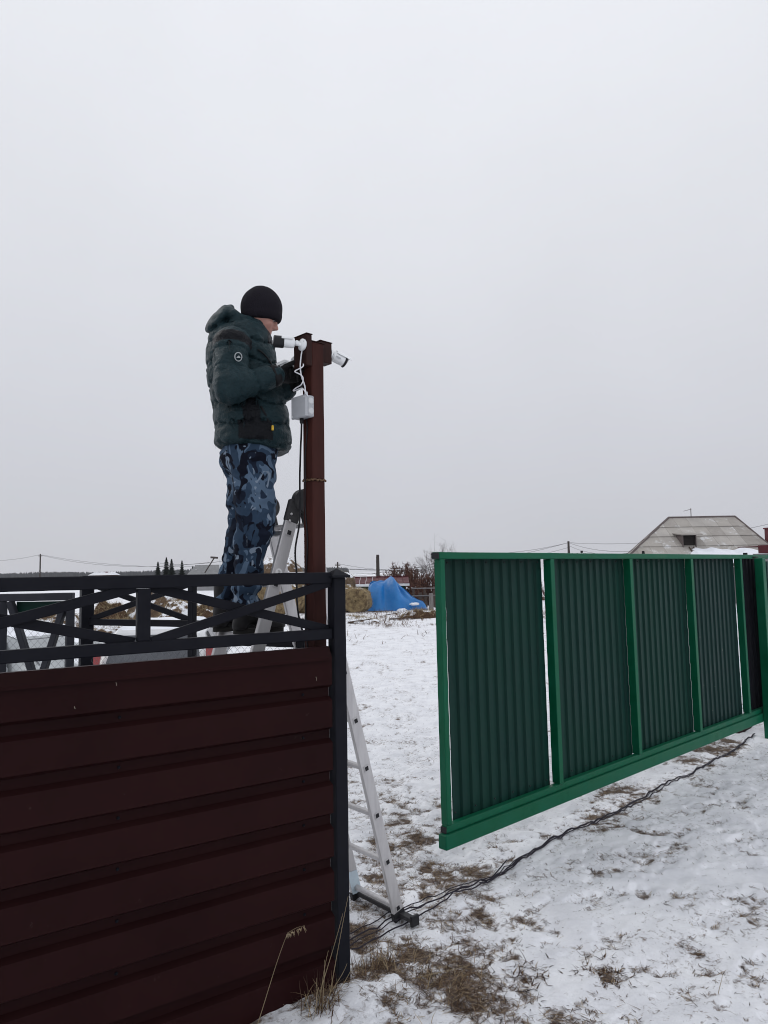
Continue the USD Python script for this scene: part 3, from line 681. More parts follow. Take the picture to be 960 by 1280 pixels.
def on_ground(x, y): return np.array([x, y, float(gh(x, y))])
mat('dry_grass', (.2, .14, .08), .8, island=[(0, (.030, .016, .011)), (.4, (.085, .048, .028)), (.7, (.19, .12, .065)), (.9, (.35, .26, .15)), (1, (.48, .40, .28))], translucent=.25)
mat('dark_litter', (.05, .03, .025), .85, island=[(0, (.02, .012, .012)), (.5, (.05, .028, .022)), (1, (.13, .08, .05))])
mat('straw_stalk', (.30, .235, .145), .75, island=[(0, (.18, .12, .07)), (.5, (.32, .25, .15)), (1, (.42, .35, .23))], translucent=.2)
def blades(P, length, width, lean, r, seg=3, curl=.5):
    """bent grass strips rooted at P (n,3)"""
    n = len(P); az = r.uniform(0, 2 * np.pi, n); L = length * r.uniform(.5, 1.4, n); le = np.clip(r.normal(lean[0], lean[1], n), .05, 1.5)
    h = np.stack([np.cos(az), np.sin(az), 0 * az], 1); s = np.stack([-np.sin(az), np.cos(az), 0 * az], 1)
    bend = r.uniform(-curl, curl, n) + .25
    vs = []; pos = P.copy()
    for k in range(seg + 1):
        w = width * (1 - (k / seg) ** 2 * .85)
        vs += [pos - s * w / 2, pos + s * w / 2]
        ang = np.minimum(le + bend * k / seg, 1.75)
        side = s * (r.normal(0, .12, n))[:, None]
        pos = pos + (L / seg)[:, None] * (np.cos(ang)[:, None] * Z + np.sin(ang)[:, None] * h + side)
        pos[:, 2] = np.maximum(pos[:, 2], P[:, 2] + .003 + .004 * (k > 0))
    V = np.stack(vs, 1).reshape(-1, 3); m = 2 * (seg + 1)
    q = np.array([(2 * k, 2 * k + 1, 2 * k + 3, 2 * k + 2) for k in range(seg)])
    q = (q[None] + (np.arange(n) * m)[:, None, None]).reshape(-1, 4)
    return V, np.vstack([q[:, [0, 1, 2]], q[:, [0, 2, 3]]])
def scatter(n, x0, x1, y0, y1, thr, r, pw=1.0):
    x, y = r.uniform(x0, x1, n * 14), r.uniform(y0, y1, n * 14)
    d = dirt(x, y); keep = r.uniform(0, 1, len(x)) < np.clip((d - thr) / .45, 0, 1) ** pw * np.clip((5.2 / y) ** 1.2, 0, 1)
    x, y = x[keep][:n], y[keep][:n]
    return np.stack([x, y, gh(x, y)], 1)
r1 = np.random.default_rng(31)
Pg = scatter(17000, -.5, 4.6, 3.3, 9.5, .29, r1)
Pc = np.repeat(scatter(300, -.4, 3.2, 3.5, 8.5, .45, r1), 8, 0); Pc[:, :2] += r1.normal(0, .022, (len(Pc), 2)); Pc[:, 2] = gh(Pc[:, 0], Pc[:, 1])
g1 = blades(Pg, .060, .0032, (1.56, .10), r1, 3, .25); g2 = blades(Pc, .075, .0026, (1.4, .25), r1, 3, .4)
single('dead_grass', cat_mesh([g1, g2]), 'dry_grass', 'matted brown dead grass poking through the snow by the ladder', 'grass', kind='stuff')
def litter(n, r):
    x, y = r.uniform(-.4, 5.2, n * 8), r.uniform(3.4, 11, n * 8)
    d = dirt(x, y); keep = r.uniform(0, 1, len(x)) < np.clip((d - .16) / .5, .02, 1) * np.clip(5.2 / y, 0, 1)
    P = np.stack([x, y, gh(x, y)], 1)[keep][:n]
    return blades(P + Z * .003, .022, .0045, (1.5, .1), r, 2, .3)
single('plant_litter', litter(6500, r1), 'dark_litter', 'dark leaf scraps and twigs scattered over the snow', 'litter', kind='stuff')
for x, y, n_, sx in ((660, 1222, 90, .07), (755, 1212, 80, .08)):
    c = at_height(x, y); P = c + r1.normal(0, 1, (n_, 3)) * [sx, sx, 0]; P[:, 2] = gh(P[:, 0], P[:, 1])
    k = thing('leaf_tuft', 'left one of two dark withered leaf tufts on the open snow in front' if x < 700 else 'right one of two dark withered leaf tufts on the open snow in front', 'plant', c)
    part(k, 'leaves', blades(P, .040, .0065, (1.5, .15), r1, 3, .3), 'dark_litter', kind='stuff'); part(k, 'stalks', blades(P, .055, .003, (1.35, .25), r1, 3), 'dry_grass', kind='stuff')

# tall dry stems at the foot of the fence
def stem(base, top, bend, r_=.0016, n=9):
    base, top = np.asarray(base, float), np.asarray(top, float); s = np.linspace(0, 1, n)[:, None]
    return base + (top - base) * s + np.asarray(bend) * (s * s * (1.2 - s)) * 1.5
def tuft(name, label, c, specs, nleaf, rr, spread=.06, leaf=.16):
    k = thing(name, label, 'dry grass', c)
    for i, (px, py, bd) in enumerate(specs):
        top = at_plane(px, py, c + FN * rr.normal(0, .03), FN)
        b = c + np.array([rr.normal(0, spread * .5), rr.normal(0, spread * .4), 0]); b[2] = gh(b[0], b[1])
        p_ = stem(b, top, np.array([bd, bd * .2, 0]))
        part(k, 'stem', tube(p_, np.linspace(.0022, .0009, len(p_)), 5), 'straw_stalk', True)
    P = c + rr.normal(0, 1, (nleaf, 3)) * [spread, spread, 0]; P[:, 2] = gh(P[:, 0], P[:, 1])
    part(k, 'leaves', blades(P, leaf, .0038, (.5, .35), rr, 4, .7), 'dry_grass')
    return k
c = at_height(402, 1272); c[2] = gh(c[0], c[1])
tuft('dry_grass_tuft', 'tall tuft of dry straw-coloured grass at the foot of the black post', c,
     [(427, 1142, .02), (436, 1120, -.01), (412, 1188, -.02), (405, 1200, .01), (440, 1205, .03), (398, 1222, -.03), (430, 1205, .05)], 90, np.random.default_rng(5), .045, .12)
c = at_height(470, 1208); c[2] = gh(c[0], c[1])
tuft('dry_grass_tuft', 'low dead weed stalks just right of the black post in the snow', c, [(462, 1178, .02), (478, 1190, -.01), (455, 1188, .02)], 90, np.random.default_rng(6), .07, .09)
c = at_height(560, 1225); c[2] = gh(c[0], c[1])
tuft('dry_grass_tuft', 'matted mound of brown grass in front, below the cable bundle', c, [(540, 1202, .02), (585, 1207, .03)], 120, np.random.default_rng(8), .17, .07)
c = at_height(318, 1300) ; c[2] = gh(c[0], c[1])
k = thing('grass_stem', 'single tall dry grass stem with a drooping seed head in front of the maroon sheet', 'grass stem', c)
top = at_plane(362, 1166, c + FN * .02, FN)
sp = stem(c, top, np.array([-.03, 0, 0]), n=16)
tip = at_plane(381, 1157, c + FN * .02, FN)
part(k, 'stem', tube(np.vstack([sp, [top + (tip - top) * .5 + Z * .008, tip]]), np.r_[np.linspace(.0018, .0009, 16), .0007, .0005], 5), 'straw_stalk', True)
rr = np.random.default_rng(2); hd_ = []
for i in range(26):
    b = top + (tip - top) * rr.uniform(-.2, 1); e = b + np.array([rr.normal(.004, .008), rr.normal(0, .006), -rr.uniform(.004, .03)])
    hd_.append(tube([b, (b + e) / 2 + Z * .002, e], [.0006, .0017, .0005], 4))
part(k, 'seed_head', cat_mesh(hd_), 'straw_stalk')
c = at_height(898, 1222 + 22); c[2] = gh(c[0], c[1])
k = thing('grass_stem', 'lone short dry stalk standing in clean snow at the lower right', 'grass stem', c)
part(k, 'stem', tube(stem(c, c + [.02, 0, .10], [.02, 0, 0]), np.linspace(.0018, .0008, 9), 5), 'straw_stalk', True)

# the cables across the entrance
k = thing('cable_bundle', 'bundle of dark cables snaking over the snow from the ladder foot to the gate post', 'cable', at_height(640, 1083))
main = [(430, 1192), (470, 1166), (520, 1143), (560, 1126), (600, 1105), (640, 1083), (700, 1046), (745, 1026), (800, 996), (860, 969), (905, 944), (942, 918)]
for i in range(4):
    rr = np.random.default_rng(40 + i)
    a, b_, c_ = rr.uniform(0, 6.28, 3); o = (i - 1.5) * .008
    w = lambda s: o + .012 * np.sin(9 * s + a) + .003 * np.sin(23 * s + b_) + (.04 * (i - 1.5)) * np.exp(-((s - .05) / .12) ** 2)
    P = gcab(main, w, 110); P[:, 2] = gh(P[:, 0], P[:, 1]) + .011 + .005 * (i % 3) + .004 * np.sin(np.linspace(0, 20, len(P)) + c_)
    s = np.linspace(0, 1, len(P)); P[:, 2] += .03 * np.exp(-((s - .13) / .05) ** 2)           # lifted over the ladder's bar
    part(k, 'cable', tube(P, .0043 if i % 2 else .0032, 8), 'ground_cable', True)
P = spline([on_ground(*at_height(x, y)[:2]) + Z * z for x, y, z in ((600, 1106, .015), (618, 1094, .02), (630, 1086, .03), (634, 1081, .035))], 20)
part(k, 'loose_end', tube(P, .0045, 6), 'ground_cable', True)

# ------------------------------------------------------------------ inner fence behind, with chain link below its braces
def chain_link(a, b, z0, z1, cell=.055, wire=.0013):
    """woven diamond mesh in the vertical plane a-b, as three-sided wires"""
    L = np.linalg.norm((b - a)[:2]); d = (b - a) / L; d[2] = 0; nn = np.array([d[1], -d[0], 0]); ms_ = []
    n = int(L / (cell / 1)) + 1
    rows = int((z1 - z0) / (cell / 2))
    for i in range(n):
        pts = [a * [1, 1, 0] + d * (cell * (i + .5 * (j % 2) + (.5 if i < 0 else 0))) + nn * (.0012 if j % 2 else -.0012) + Z * (z0 + j * cell / 2) for j in range(rows + 1)]
        ms_.append(tube(pts, wire, 3, False))
        pts = [a * [1, 1, 0] + d * (cell * (i + .5 - .5 * (j % 2) + .5)) + nn * (-.0012 if j % 2 else .0012) + Z * (z0 + j * cell / 2) for j in range(rows + 1)]
        ms_.append(tube(pts, wire, 3, False))
    return cat_mesh(ms_)
RP = at_depth(108, 780, 5.25) * [1, 1, 0]
be = math.radians(-24); RD = np.array([math.cos(be), math.sin(be), 0]); RN = np.array([RD[1], -RD[0], 0])
def rp(t, z, o=0.0): return RP + RD * t + RN * o + Z * z
k = thing('chain_link_fence', 'inner fence with black X-braced rails over chain link, standing behind the maroon fence', 'fence', RP)
part(k, 'post', beam(rp(0, -.1), rp(0, 2.11), .085, .085, FN, .004), 'navy_black_paint', 30)
part(k, 'upright', beam(rp(.95, .02), rp(.95, 2.04), .045, .045, RN, .003), 'navy_black_paint', 30)
for z0, z1 in ((2.04, 2.09), (1.755, 1.80)):
    part(k, 'rail', beam(rp(.04, (z0 + z1) / 2), rp(1.32, (z0 + z1) / 2), .035, z1 - z0, Z), 'navy_black_paint', 30)
for s, (za, zb) in enumerate(((1.80, 2.04), (2.04, 1.80))):
    part(k, 'brace', beam(rp(.05, za, .002 - .021 * s), rp(.92, zb, .002 - .021 * s), .018, .04, Z), 'navy_black_paint', 30)
part(k, 'lower_rail', beam(rp(.99, 1.66), rp(1.78, 1.66), .03, .036, Z), 'navy_black_paint', 30)
part(k, 'post', beam(rp(1.80, -.1), rp(1.80, 1.70), .05, .05, RN), 'navy_black_paint', 30)
part(k, 'wire_mesh', chain_link(rp(.05, 0), rp(1.77, 0), .9, 1.755 - .06), 'galvanised_wire')
RL = at_depth(-60, 780, 5.4) * [1, 1, 0]
part(k, 'wire_mesh', chain_link(RL, rp(-.05, 0), .9, 1.78), 'galvanised_wire')
part(k, 'post', beam(RL - Z * .1, RL + Z * 2.0, .05, .05, RN), 'navy_black_paint', 30)

# ------------------------------------------------------------------ grey steel frame with V struts behind the left of the fence
FR = 4.85
def fq(x, y): return at_depth(x, y, FR)
k = thing('steel_trestle', 'grey square-tube trestle with V-shaped struts behind the left end of the fence', 'frame', fq(46, 800) * [1, 1, 0])
a, b = fq(-14, 747.5), fq(92, 745.5)
part(k, 'top_bar', beam(a, b, .05, .05, Z), 'grey_steel_paint', 30)
for x in (4, 88):
    t = fq(x, 750); part(k, 'upright', beam(np.array([t[0], t[1], 0]), np.array([t[0], t[1], a[2] - .026]), .05, .055, FN), 'grey_steel_paint', 30)
for x0, x1 in ((13, 42), (82, 52)):
    p0, p1 = fq(x0, 752), fq(x1, 846)
    part(k, 'strut', beam(p0, p1, .04, .05, (0, 1, 0)), 'grey_steel_paint', 30)
p0, p1 = fq(4, 852), fq(88, 850)
part(k, 'cross_bar', beam(p0 + RT * .026, p1 - RT * .026, .04, .04, Z), 'grey_steel_paint', 30)
part(k, 'panel', beam(fq(17, 760.5) + [0, .04, 0], fq(78, 759.5) + [0, .04, 0], .012, .085, Z), 'sheet_green', 30)

# ------------------------------------------------------------------ cars in the yard
mat('white_car_paint', (.62, .63, .64), .25, coat=.6, alt=(.5, .5, .51), scale=3, amount=.3, snow=(.95, 2.5))
mat('silver_car_paint', (.30, .32, .33), .3, metal=.5, coat=.5, alt=(.22, .23, .24), scale=3, amount=.3, snow=(1.0, 2.5))
mat('car_glass', (.025, .028, .035), .12, spec=.6, alt=(.06, .065, .075), scale=4)
mat('red_lamp', (.20, .01, .012), .2, coat=.5)
mat('clear_lamp', (.5, .52, .53), .15, coat=.5)
mat('tyre', (.012, .012, .013), .8)
mat('snow', (.8, .82, .86), .8, alt=(.72, .74, .79), scale=5, bump=.4, bscale=18)
def car(label, loc, yaw, paint, group='cars parked in the yard'):
    k = thing('parked_car', label, 'car', loc, group)
    c, s = math.cos(yaw), math.sin(yaw); Rm = np.array([[c, -s, 0], [s, c, 0], [0, 0, 1]])
    T = lambda m: xf(m, Rm, loc)
    # stations along the length: x, underside, waist, roof, half width, half roof width
    st = [(-1.98, .42, .78, .80, .68, .60), (-1.93, .30, .90, .93, .78, .66), (-1.80, .24, .95, 1.02, .80, .62), (-1.55, .2, .96, 1.36, .815, .58), (-1.38, .2, .96, 1.425, .82, .575), (-.6, .2, .95, 1.46, .825, .58), (.1, .2, .94, 1.44, .825, .575), (.45, .2, .93, 1.36, .82, .57), (1.05, .2, .92, .96, .81, .64), (1.6, .22, .84, .86, .79, .66), (1.85, .28, .72, .74, .72, .62), (1.95, .4, .6, .62, .6, .5)]
    n = 14; V = []
    for x, z0, zb, zr, w, wr in st:
        ring = [(-w * .9, z0), (-w, z0 + .12), (-w, (z0 + zb) / 2), (-w * .985, zb), ((-w * .3 - wr * .7), zb + (zr - zb) * .5), (-wr, zb + (zr - zb) * .88), (-wr * .86, zr)]
        ring = ring + [(-a, b) for a, b in ring[::-1]]
        V += [(x, a, b) for a, b in ring]
    V = np.array(V); F = []
    for i in range(len(st) - 1):
        for j in range(n):
            a, b = i * n + j, i * n + (j + 1) % n
            F += [(a, a + n, b + n), (a, b + n, b)]
    F += [(0, j, j + 1) for j in range(1, n - 1)] + [((len(st) - 1) * n, (len(st) - 1) * n + j + 1, (len(st) - 1) * n + j) for j in range(1, n - 1)]
    part(k, 'body', T((V, np.array(F))), paint, 40)
    def pane(P, name, m='car_glass', off=.006):
        P = np.array(P, float); nn = norm(np.cross(P[1] - P[0], P[2] - P[0])); ctr = np.array([0, 0, .8])
        if np.dot(nn, P.mean(0) - ctr) < 0: nn = -nn
        m_ = trimesh.convex.convex_hull(np.vstack([P + nn * off, P - nn * .012]))
        return part(k, name, T(m_), m)
    pane([(-1.80, .57, 1.03), (-1.80, -.57, 1.03), (-1.555, -.5, 1.345), (-1.555, .5, 1.345)], 'rear_window')
    pane([(.98, .6, .98), (.98, -.6, .98), (.47, -.5, 1.34), (.47, .5, 1.34)], 'windscreen')
    for sg_ in (-1, 1):
        pane([(-1.35, sg_ * .815, .98), (-.50, sg_ * .82, .97), (-.50, sg_ * .615, 1.38), (-1.28, sg_ * .615, 1.36)], 'side_window')
        pane([(-.44, sg_ * .82, .97), (.62, sg_ * .81, .96), (.30, sg_ * .60, 1.34), (-.44, sg_ * .615, 1.38)], 'side_window')
        pane([(-1.90, sg_ * .80, .84), (-1.72, sg_ * .79, 1.17), (-1.71, sg_ * .63, 1.18), (-1.90, sg_ * .66, .84)], 'tail_lamp', 'red_lamp', .03)
        pane([(1.80, sg_ * .70, .6), (1.86, sg_ * .5, .6), (1.80, sg_ * .5, .74), (1.72, sg_ * .73, .74)], 'headlamp', 'clear_lamp', .014)
        part(k, 'mirror', T(beam((.62, sg_ * .83, 1.0), (.66, sg_ * 1.0, 1.03), .09, .12, Z, .03)), paint, 40)
        for x in (-1.25, 1.22):
            w_ = part(k, 'wheel', T(lathe([(0, -.09), (.24, -.09), (.3, -.07), (.3, .07), (.24, .09), (0, .09)], 28, (0, 1, 0), (x, sg_ * .76, .3))), 'tyre', 35)
            part(w_, 'rim', T(lathe([(0, .0), (.18, .0), (.19, .012), (0, .02)], 20, (0, sg_, 0), (x, sg_ * .851, .3))), 'aluminium', 35)
    part(k, 'bumper', T(beam((-2.0, -.62, .48), (-2.0, .62, .48), .12, .2, Z, .03)), paint, 40)
    part(k, 'bumper', T(beam((1.95, -.56, .44), (1.95, .56, .44), .1, .18, Z, .03)), paint, 40)
    part(k, 'number_plate', T(beam((-2.063, -.26, .5), (-2.063, .26, .5), .006, .11, Z, .001)), 'white_plastic')
    X, Y_ = np.meshgrid(np.linspace(-1.45, .42, 26), np.linspace(-.52, .52, 14), indexing='ij')
    e = np.minimum(1, np.minimum((.52 - np.abs(Y_)) / .1, np.minimum(X + 1.45, .42 - X) / .12))
    Zr = np.interp(X, [-1.55, -1.38, -.6, .1, .45], [1.36, 1.425, 1.46, 1.44, 1.36]) - .012
    part(k, 'snow_cover', T(grid_mesh(X, Y_, Zr + np.sqrt(np.clip(e, 0, 1)) * (.035 + .03 * fbm(np.stack([X, Y_, 0 * X], -1) * 4, 3, 5)))), 'snow', True)
    return k
c = at_depth(216, 800, 10.9)
car('white hatchback seen from behind, snow on its roof, past the X-braced rail', (c[0], c[1], 0), math.radians(99), 'white_car_paint')
c = at_depth(38, 800, 9.6)
car('silver hatchback with a snowy roof, at the far left behind the wire mesh', (c[0], c[1], 0), math.radians(335), 'silver_car_paint')

# ------------------------------------------------------------------ hay in the yard beyond
mat('hay', (.25, .185, .09), .9, alt=(.09, .058, .03), scale=5, amount=.8, bump=2.5, bscale=14, snow=(.93, 3.5))
mat('old_hay', (.10, .058, .032), .9, alt=(.04, .023, .016), scale=6, amount=.5, bump=1.6, bscale=20, snow=(.93, 1.9))
mat('snowy_hay', (.14, .09, .048), .9, alt=(.06, .036, .022), scale=6, amount=.6, bump=2, bscale=14, snow=(.58, 1.8))
def straw_shell(P, N, n, r, L=.16, w=.02):
    i = r.integers(0, len(P), n)
    d = N[i] * r.uniform(.1, 1, (n, 1)) + r.normal(0, .6, (n, 3)); d /= np.linalg.norm(d, axis=1, keepdims=True)
    s = np.cross(d, r.normal(0, 1, (n, 3))); s /= np.linalg.norm(s, axis=1, keepdims=True)
    l = L * r.uniform(.5, 1.5, (n, 1))
    V = np.stack([P[i] - d * l * .3 - s * w / 2, P[i] - d * l * .3 + s * w / 2, P[i] + d * l], 1).reshape(-1, 3)
    return V, np.arange(3 * n).reshape(-1, 3)
mat('loose_straw', (.3, .23, .12), .85, island=[(0, (.10, .065, .035)), (.5, (.24, .175, .085)), (1, (.40, .33, .20))])
def bale(px, py, Y, rad, ax, label, seed, material='hay', ln=1.2, lift=0.0):
    c = at_depth(px, py, Y); c = np.array([c[0], c[1], float(gh(c[0], c[1])) + rad * .93 + lift])
    r = np.random.default_rng(seed)
    prof = [(.001, -ln / 2)] + [(rad * q, -ln / 2) for q in (.3, .6, .85)] + [(rad * .97, -ln / 2 + .05)] + [(rad, -ln / 2 + ln * q) for q in np.linspace(.12, .88, 7)] + [(rad * .97, ln / 2 - .05)] + [(rad * q, ln / 2) for q in (.85, .6, .3)] + [(.001, ln / 2)]
    v, f = lathe(prof, 40, ax, (0, 0, 0))
    n = vnormals((v, f)); d = (fbm(v * 2.2 + seed, 4, seed) - .5) * .26 + (fbm(v * 9 + seed, 2, seed) - .5) * .09
    v = v + n * d[:, None]; v[:, 2] *= .95
    k = thing('hay_bale', label, 'hay bale', (c[0], c[1], c[2] - rad), 'hay bales in the yard')
    part(k, 'bale', (v + c, f), material, True)
    part(k, 'loose_straw', straw_shell(v + c, n, 900, r), 'loose_straw', kind='stuff')
bale(448, 763, 38, .66, (.25, .97, 0), 'round golden hay bale with a snowy top, just left of the blue tarpaulin', 3)
bale(427, 760, 39, .78, (.9, .4, 0), 'round hay bale peeping out directly behind the black post', 4)
bale(424, 735, 40.5, .74, (.5, .8, 0), 'snow-covered upper hay bale behind the black post', 5, 'snowy_hay', lift=.75)
bale(358, 760, 37, .8, (.6, .8, 0), 'golden hay bale seen between the ladder stiles', 6)
bale(336, 762, 37.5, .76, (.3, .9, 0), 'golden hay bale seen between the person\'s legs and the ladder', 7)
bale(384, 762, 38, .8, (.8, .5, 0), 'golden hay bale seen low between the ladder and the brown pole', 8)
def heap(px, py, Y, rx, ry, h, label, seed, material, name='hay_heap', catg='hay heap', straw=1200):
    c = at_depth(px, py, Y); z0 = float(gh(c[0], c[1]))
    U_, V_ = np.meshgrid(np.linspace(0, 1, 26) ** .8, np.linspace(0, 2 * np.pi, 49), indexing='ij')
    p = np.stack([np.cos(V_) * U_ * 3, np.sin(V_) * U_ * 3, 0 * U_ + seed], -1)
    b = 1 + .35 * (fbm(p * .8, 3, seed) - .5)
    hh = h * (np.clip(1 - U_ ** 2.2, 0, 1) ** .75) * (1 + .9 * (fbm(p * .7, 4, seed + 1) - .5)) + .10 * h * (fbm(p * 3, 3, seed + 2) - .5)
    m = grid_mesh(c[0] + rx * b * U_ * np.cos(V_), c[1] + ry * b * U_ * np.sin(V_), z0 - .08 + np.where(U_ > .99, 0, hh))
    m = (m[0], m[1][:, ::-1])
    n = vnormals(m)
    if n[:, 2].mean() < 0: m = (m[0], m[1][:, ::-1]); n = -n
    k = thing(name, label, catg, (c[0], c[1], z0))
    part(k, 'heap', m, material, True)
    if straw: part(k, 'loose_straw', straw_shell(m[0], n, straw, np.random.default_rng(seed)), 'loose_straw', kind='stuff')
heap(350, 760, 41, 2.5, 2.0, 2.75, 'tall snow-topped haystack behind the ladder', 11, 'snowy_hay', 'haystack', 'haystack')
heap(137, 765, 30, .9, .8, 1.05, 'small rust-brown hay heap left of the fence upright', 12, 'old_hay')
heap(150, 778, 26, 1.6, .8, .62, 'low snow-dusted hay heap behind the X brace of the inner fence', 13, 'snowy_hay')
heap(203, 775, 31, 1.8, 1.3, 1.45, 'snow-covered brown hay heap right of the fence upright', 14, 'snowy_hay')
heap(232, 778, 29, 1.3, 1.0, 1.1, 'snow and hay heap left of the person\'s boots', 15, 'snowy_hay')
heap(262, 778, 28, 1.0, .9, 1.0, 'brown hay heap close behind the person\'s boots', 16, 'old_hay')
heap(66, 782, 27, 1.3, 1.0, .95, 'snow-speckled brown hay heap behind the grey V-shaped struts', 17, 'snowy_hay')
heap(48, 790, 24, 1.2, .8, .5, 'low brown hay heap above the silver car', 18, 'old_hay')
heap(528, 775, 31.5, .95, .6, .34, 'low brown straw heap on the snow below the right end of the blue tarpaulin', 19, 'old_hay', straw=900)
heap(446, 778, 30, 1.1, .7, .32, 'low snowy weed heap below the golden bale', 20, 'snowy_hay', straw=500)
# scraps, sticks and boards in front of the tarpaulin
mat('old_wood', (.10, .075, .06), .85, alt=(.05, .038, .032), scale=4, stretch=(1, 1, 6), bump=.4, bscale=30)
mat('grey_wood', (.19, .175, .165), .85, alt=(.10, .09, .085), scale=4, stretch=(6, 6, 1), bump=.4, bscale=30)
rr = np.random.default_rng(77)
LAB = {464: 'leftmost weathered board lying before the blue tarpaulin', 478: 'board lying against the left half of the tarpaulin\'s lower edge', 489: 'short board lying below the middle of the tarpaulin', 500: 'board lying in the snow below the tarpaulin\'s snow clump', 450: 'board in the snow just below the golden hay bale'}
for x, y, L in ((464, 768, 1.6), (478, 767, 1.1), (489, 771, .8), (500, 777, .9), (450, 781, 1.0)):
    c = at_height(x, y); c[2] = gh(c[0], c[1]); a = rr.uniform(-.4, .4)
    d = np.array([math.cos(a), math.sin(a), 0]) * L / 2
    single('old_board', beam(c - d + Z * .05, c + d + Z * (.07 + .1 * (x % 3 == 0)), .12, .035), 'old_wood', LAB[x], 'board', 'boards lying before the tarpaulin')

# ------------------------------------------------------------------ blue tarpaulin over a heap
mat('blue_tarp', (.008, .125, .37), .4, alt=(.014, .165, .43), scale=2.5, amount=.5, bump=6, bscale=2.6, snow=(1.18, 1.3))
def tarp():
    Y = 39.5; L, Rr = at_depth(459, 760, Y), at_depth(533, 760, Y); W_ = Rr[0] - L[0]
    prof = np.array([(-.04, .0), (.0, .55), (.015, 1.2), (.04, 1.50), (.08, 1.60), (.2, 1.60), (.30, 1.64), (.35, 1.78), (.39, 1.86), (.44, 1.80), (.5, 1.60), (.58, 1.27), (.66, .99), (.75, .72), (.82, .58), (.89, .52), (.95, .44), (.99, .28), (1.03, 0)])
    u = np.linspace(-.05, 1.05, 150); v = np.linspace(-1.15, 1.15, 64)
    U_, V_ = np.meshgrid(u, v, indexing='ij')
    H_ = np.interp(U_, prof[:, 0], prof[:, 1])
    front = np.clip(1 - np.abs(V_) ** 5, 0, 1) ** .6
    h = H_ * front
    a = np.arctan2(V_ * 1.3 + .02, U_ - .39)
    rad = np.hypot(U_ - .39, V_ * .5)
    fold = ((np.abs(np.sin(a * 8.5 + 2 * V_)) - .6) * .11 * np.clip((1.9 - h) * 1.2, 0, 1) + np.sin(a * 17 + 3 * fbm(np.stack([U_ * 3, V_ * 3, 0 * U_], -1), 2, 4)) * .05 + np.sin(a * 29 + 1) * .04) * np.clip(rad * 3, 0, 1) * np.clip(h * 2, 0, 1)
    sag = .12 * (fbm(np.stack([U_ * 7, V_ * 3, 0 * U_], -1), 3, 9) - .5)
    X = L[0] + W_ * U_ + fold * .4; Y_ = Y + 1.2 + V_ * 1.5 - fold * 1.2
    g0 = gh(X, Y_)
    m = grid_mesh(X, Y_, g0 - .03 + np.maximum(0, h + (fold + sag) * np.clip(h, 0, 1)))
    k = thing('blue_tarpaulin', 'bright blue tarpaulin draped over a heap in the snowy yard', 'tarpaulin', (L[0] + W_ / 2, Y, 0))
    part(k, 'sheet', m, 'blue_tarp', True)
    for px, py, w, hh in ((503, 759, .50, .20), (518, 751, .5, .14), (474, 763, .5, .3)):
        c = at_depth(px, py + 4, Y - .55)
        s = trimesh.creation.icosphere(3); q = np.array(s.vertices); q = q * (1 + 1.1 * (fbm(q * 2.2 + px, 3, 5) - .5))[:, None] * [w / 2, .3, hh / 2]
        part(k, 'snow_clump', (q + c, np.array(s.faces)), 'snow', True)
tarp()

# ------------------------------------------------------------------ sheds, house
mat('maroon_roof', (.085, .018, .022), .5, alt=(.06, .014, .017), scale=3, snow=(1.25, 1.5))
mat('white_fascia', (.62, .64, .65), .6, alt=(.5, .51, .53), scale=3)
mat('green_wall', (.012, .045, .032), .6, alt=(.009, .032, .025), scale=4)
mat('grey_wall', (.25, .25, .255), .8, alt=(.2, .2, .205), scale=2, bump=.2)
mat('far_grey_roof', (.20, .205, .21), .8, alt=(.15, .15, .155), scale=2, snow=(1.15, 1.0))
mat('snow_roof', (.74, .76, .8), .85, alt=(.6, .6, .63), scale=1.5)
mat('brown_wall', (.05, .035, .03), .8, alt=(.075, .05, .04), scale=2)
def shed():
    Y = 47; a, b = at_depth(418, 735, Y), at_depth(512, 735, Y); x0, x1 = a[0], b[0]
    k = thing('low_shed', 'long low shed with a maroon metal roof and dark green wall behind the blue tarpaulin', 'shed', ((x0 + x1) / 2, Y, 0))
    zt, ze = at_depth(460, 721.5, Y + 2)[2], at_depth(460, 729.5, Y)[2]
    part(k, 'wall', beam((x0 + .3, Y + .55, ze / 2 - .1), (x1 - .3, Y + .55, ze / 2 - .1), .2, ze + .1, Z, .01), 'green_wall')
    part(k, 'end_wall', beam((x1 - .4, Y + .66, ze / 2 - .1), (x1 - .4, Y + 3.4, ze / 2 - .1), .2, ze + .1, Z, .01), 'grey_wall')
    part(k, 'door', beam((x0 + 3.1, Y + .43, .65), (x0 + 3.9, Y + .43, .65), .05, 1.15, Z), 'old_wood')
    for i in range(12):
        w = (x1 - x0) / 12; xa = x0 + w * i + .01
        v = np.array([(xa, Y, ze), (xa + w - .02, Y, ze), (xa + w - .02, Y + 2, zt), (xa, Y + 2, zt), (xa, Y, ze - .03), (xa + w - .02, Y, ze - .03), (xa + w - .02, Y + 2, zt - .03), (xa, Y + 2, zt - .03)])
        v[:, 2] += .012 * (i % 2)
        part(k, 'roof_sheet', (v, np.array([(0, 1, 2, 3), (4, 7, 6, 5), (0, 4, 5, 1), (1, 5, 6, 2), (2, 6, 7, 3), (3, 7, 4, 0)])), 'maroon_roof')
    part(k, 'fascia', beam((x0, Y - .02, ze - .11), (x1, Y - .02, ze - .11), .03, .16, Z), 'white_fascia')
    part(k, 'ridge_cap', beam((x0, Y + 2.0, zt + .03), (x1, Y + 2.0, zt + .03), .25, .05, Z), 'maroon_roof')
shed()
mat('slate_sheet', (.36, .335, .305), .85, alt=(.28, .26, .235), scale=1.3, amount=.6, bump=.6, bscale=9, wear=(.46, .45, .44), wscale=1.2, wlevel=.57)
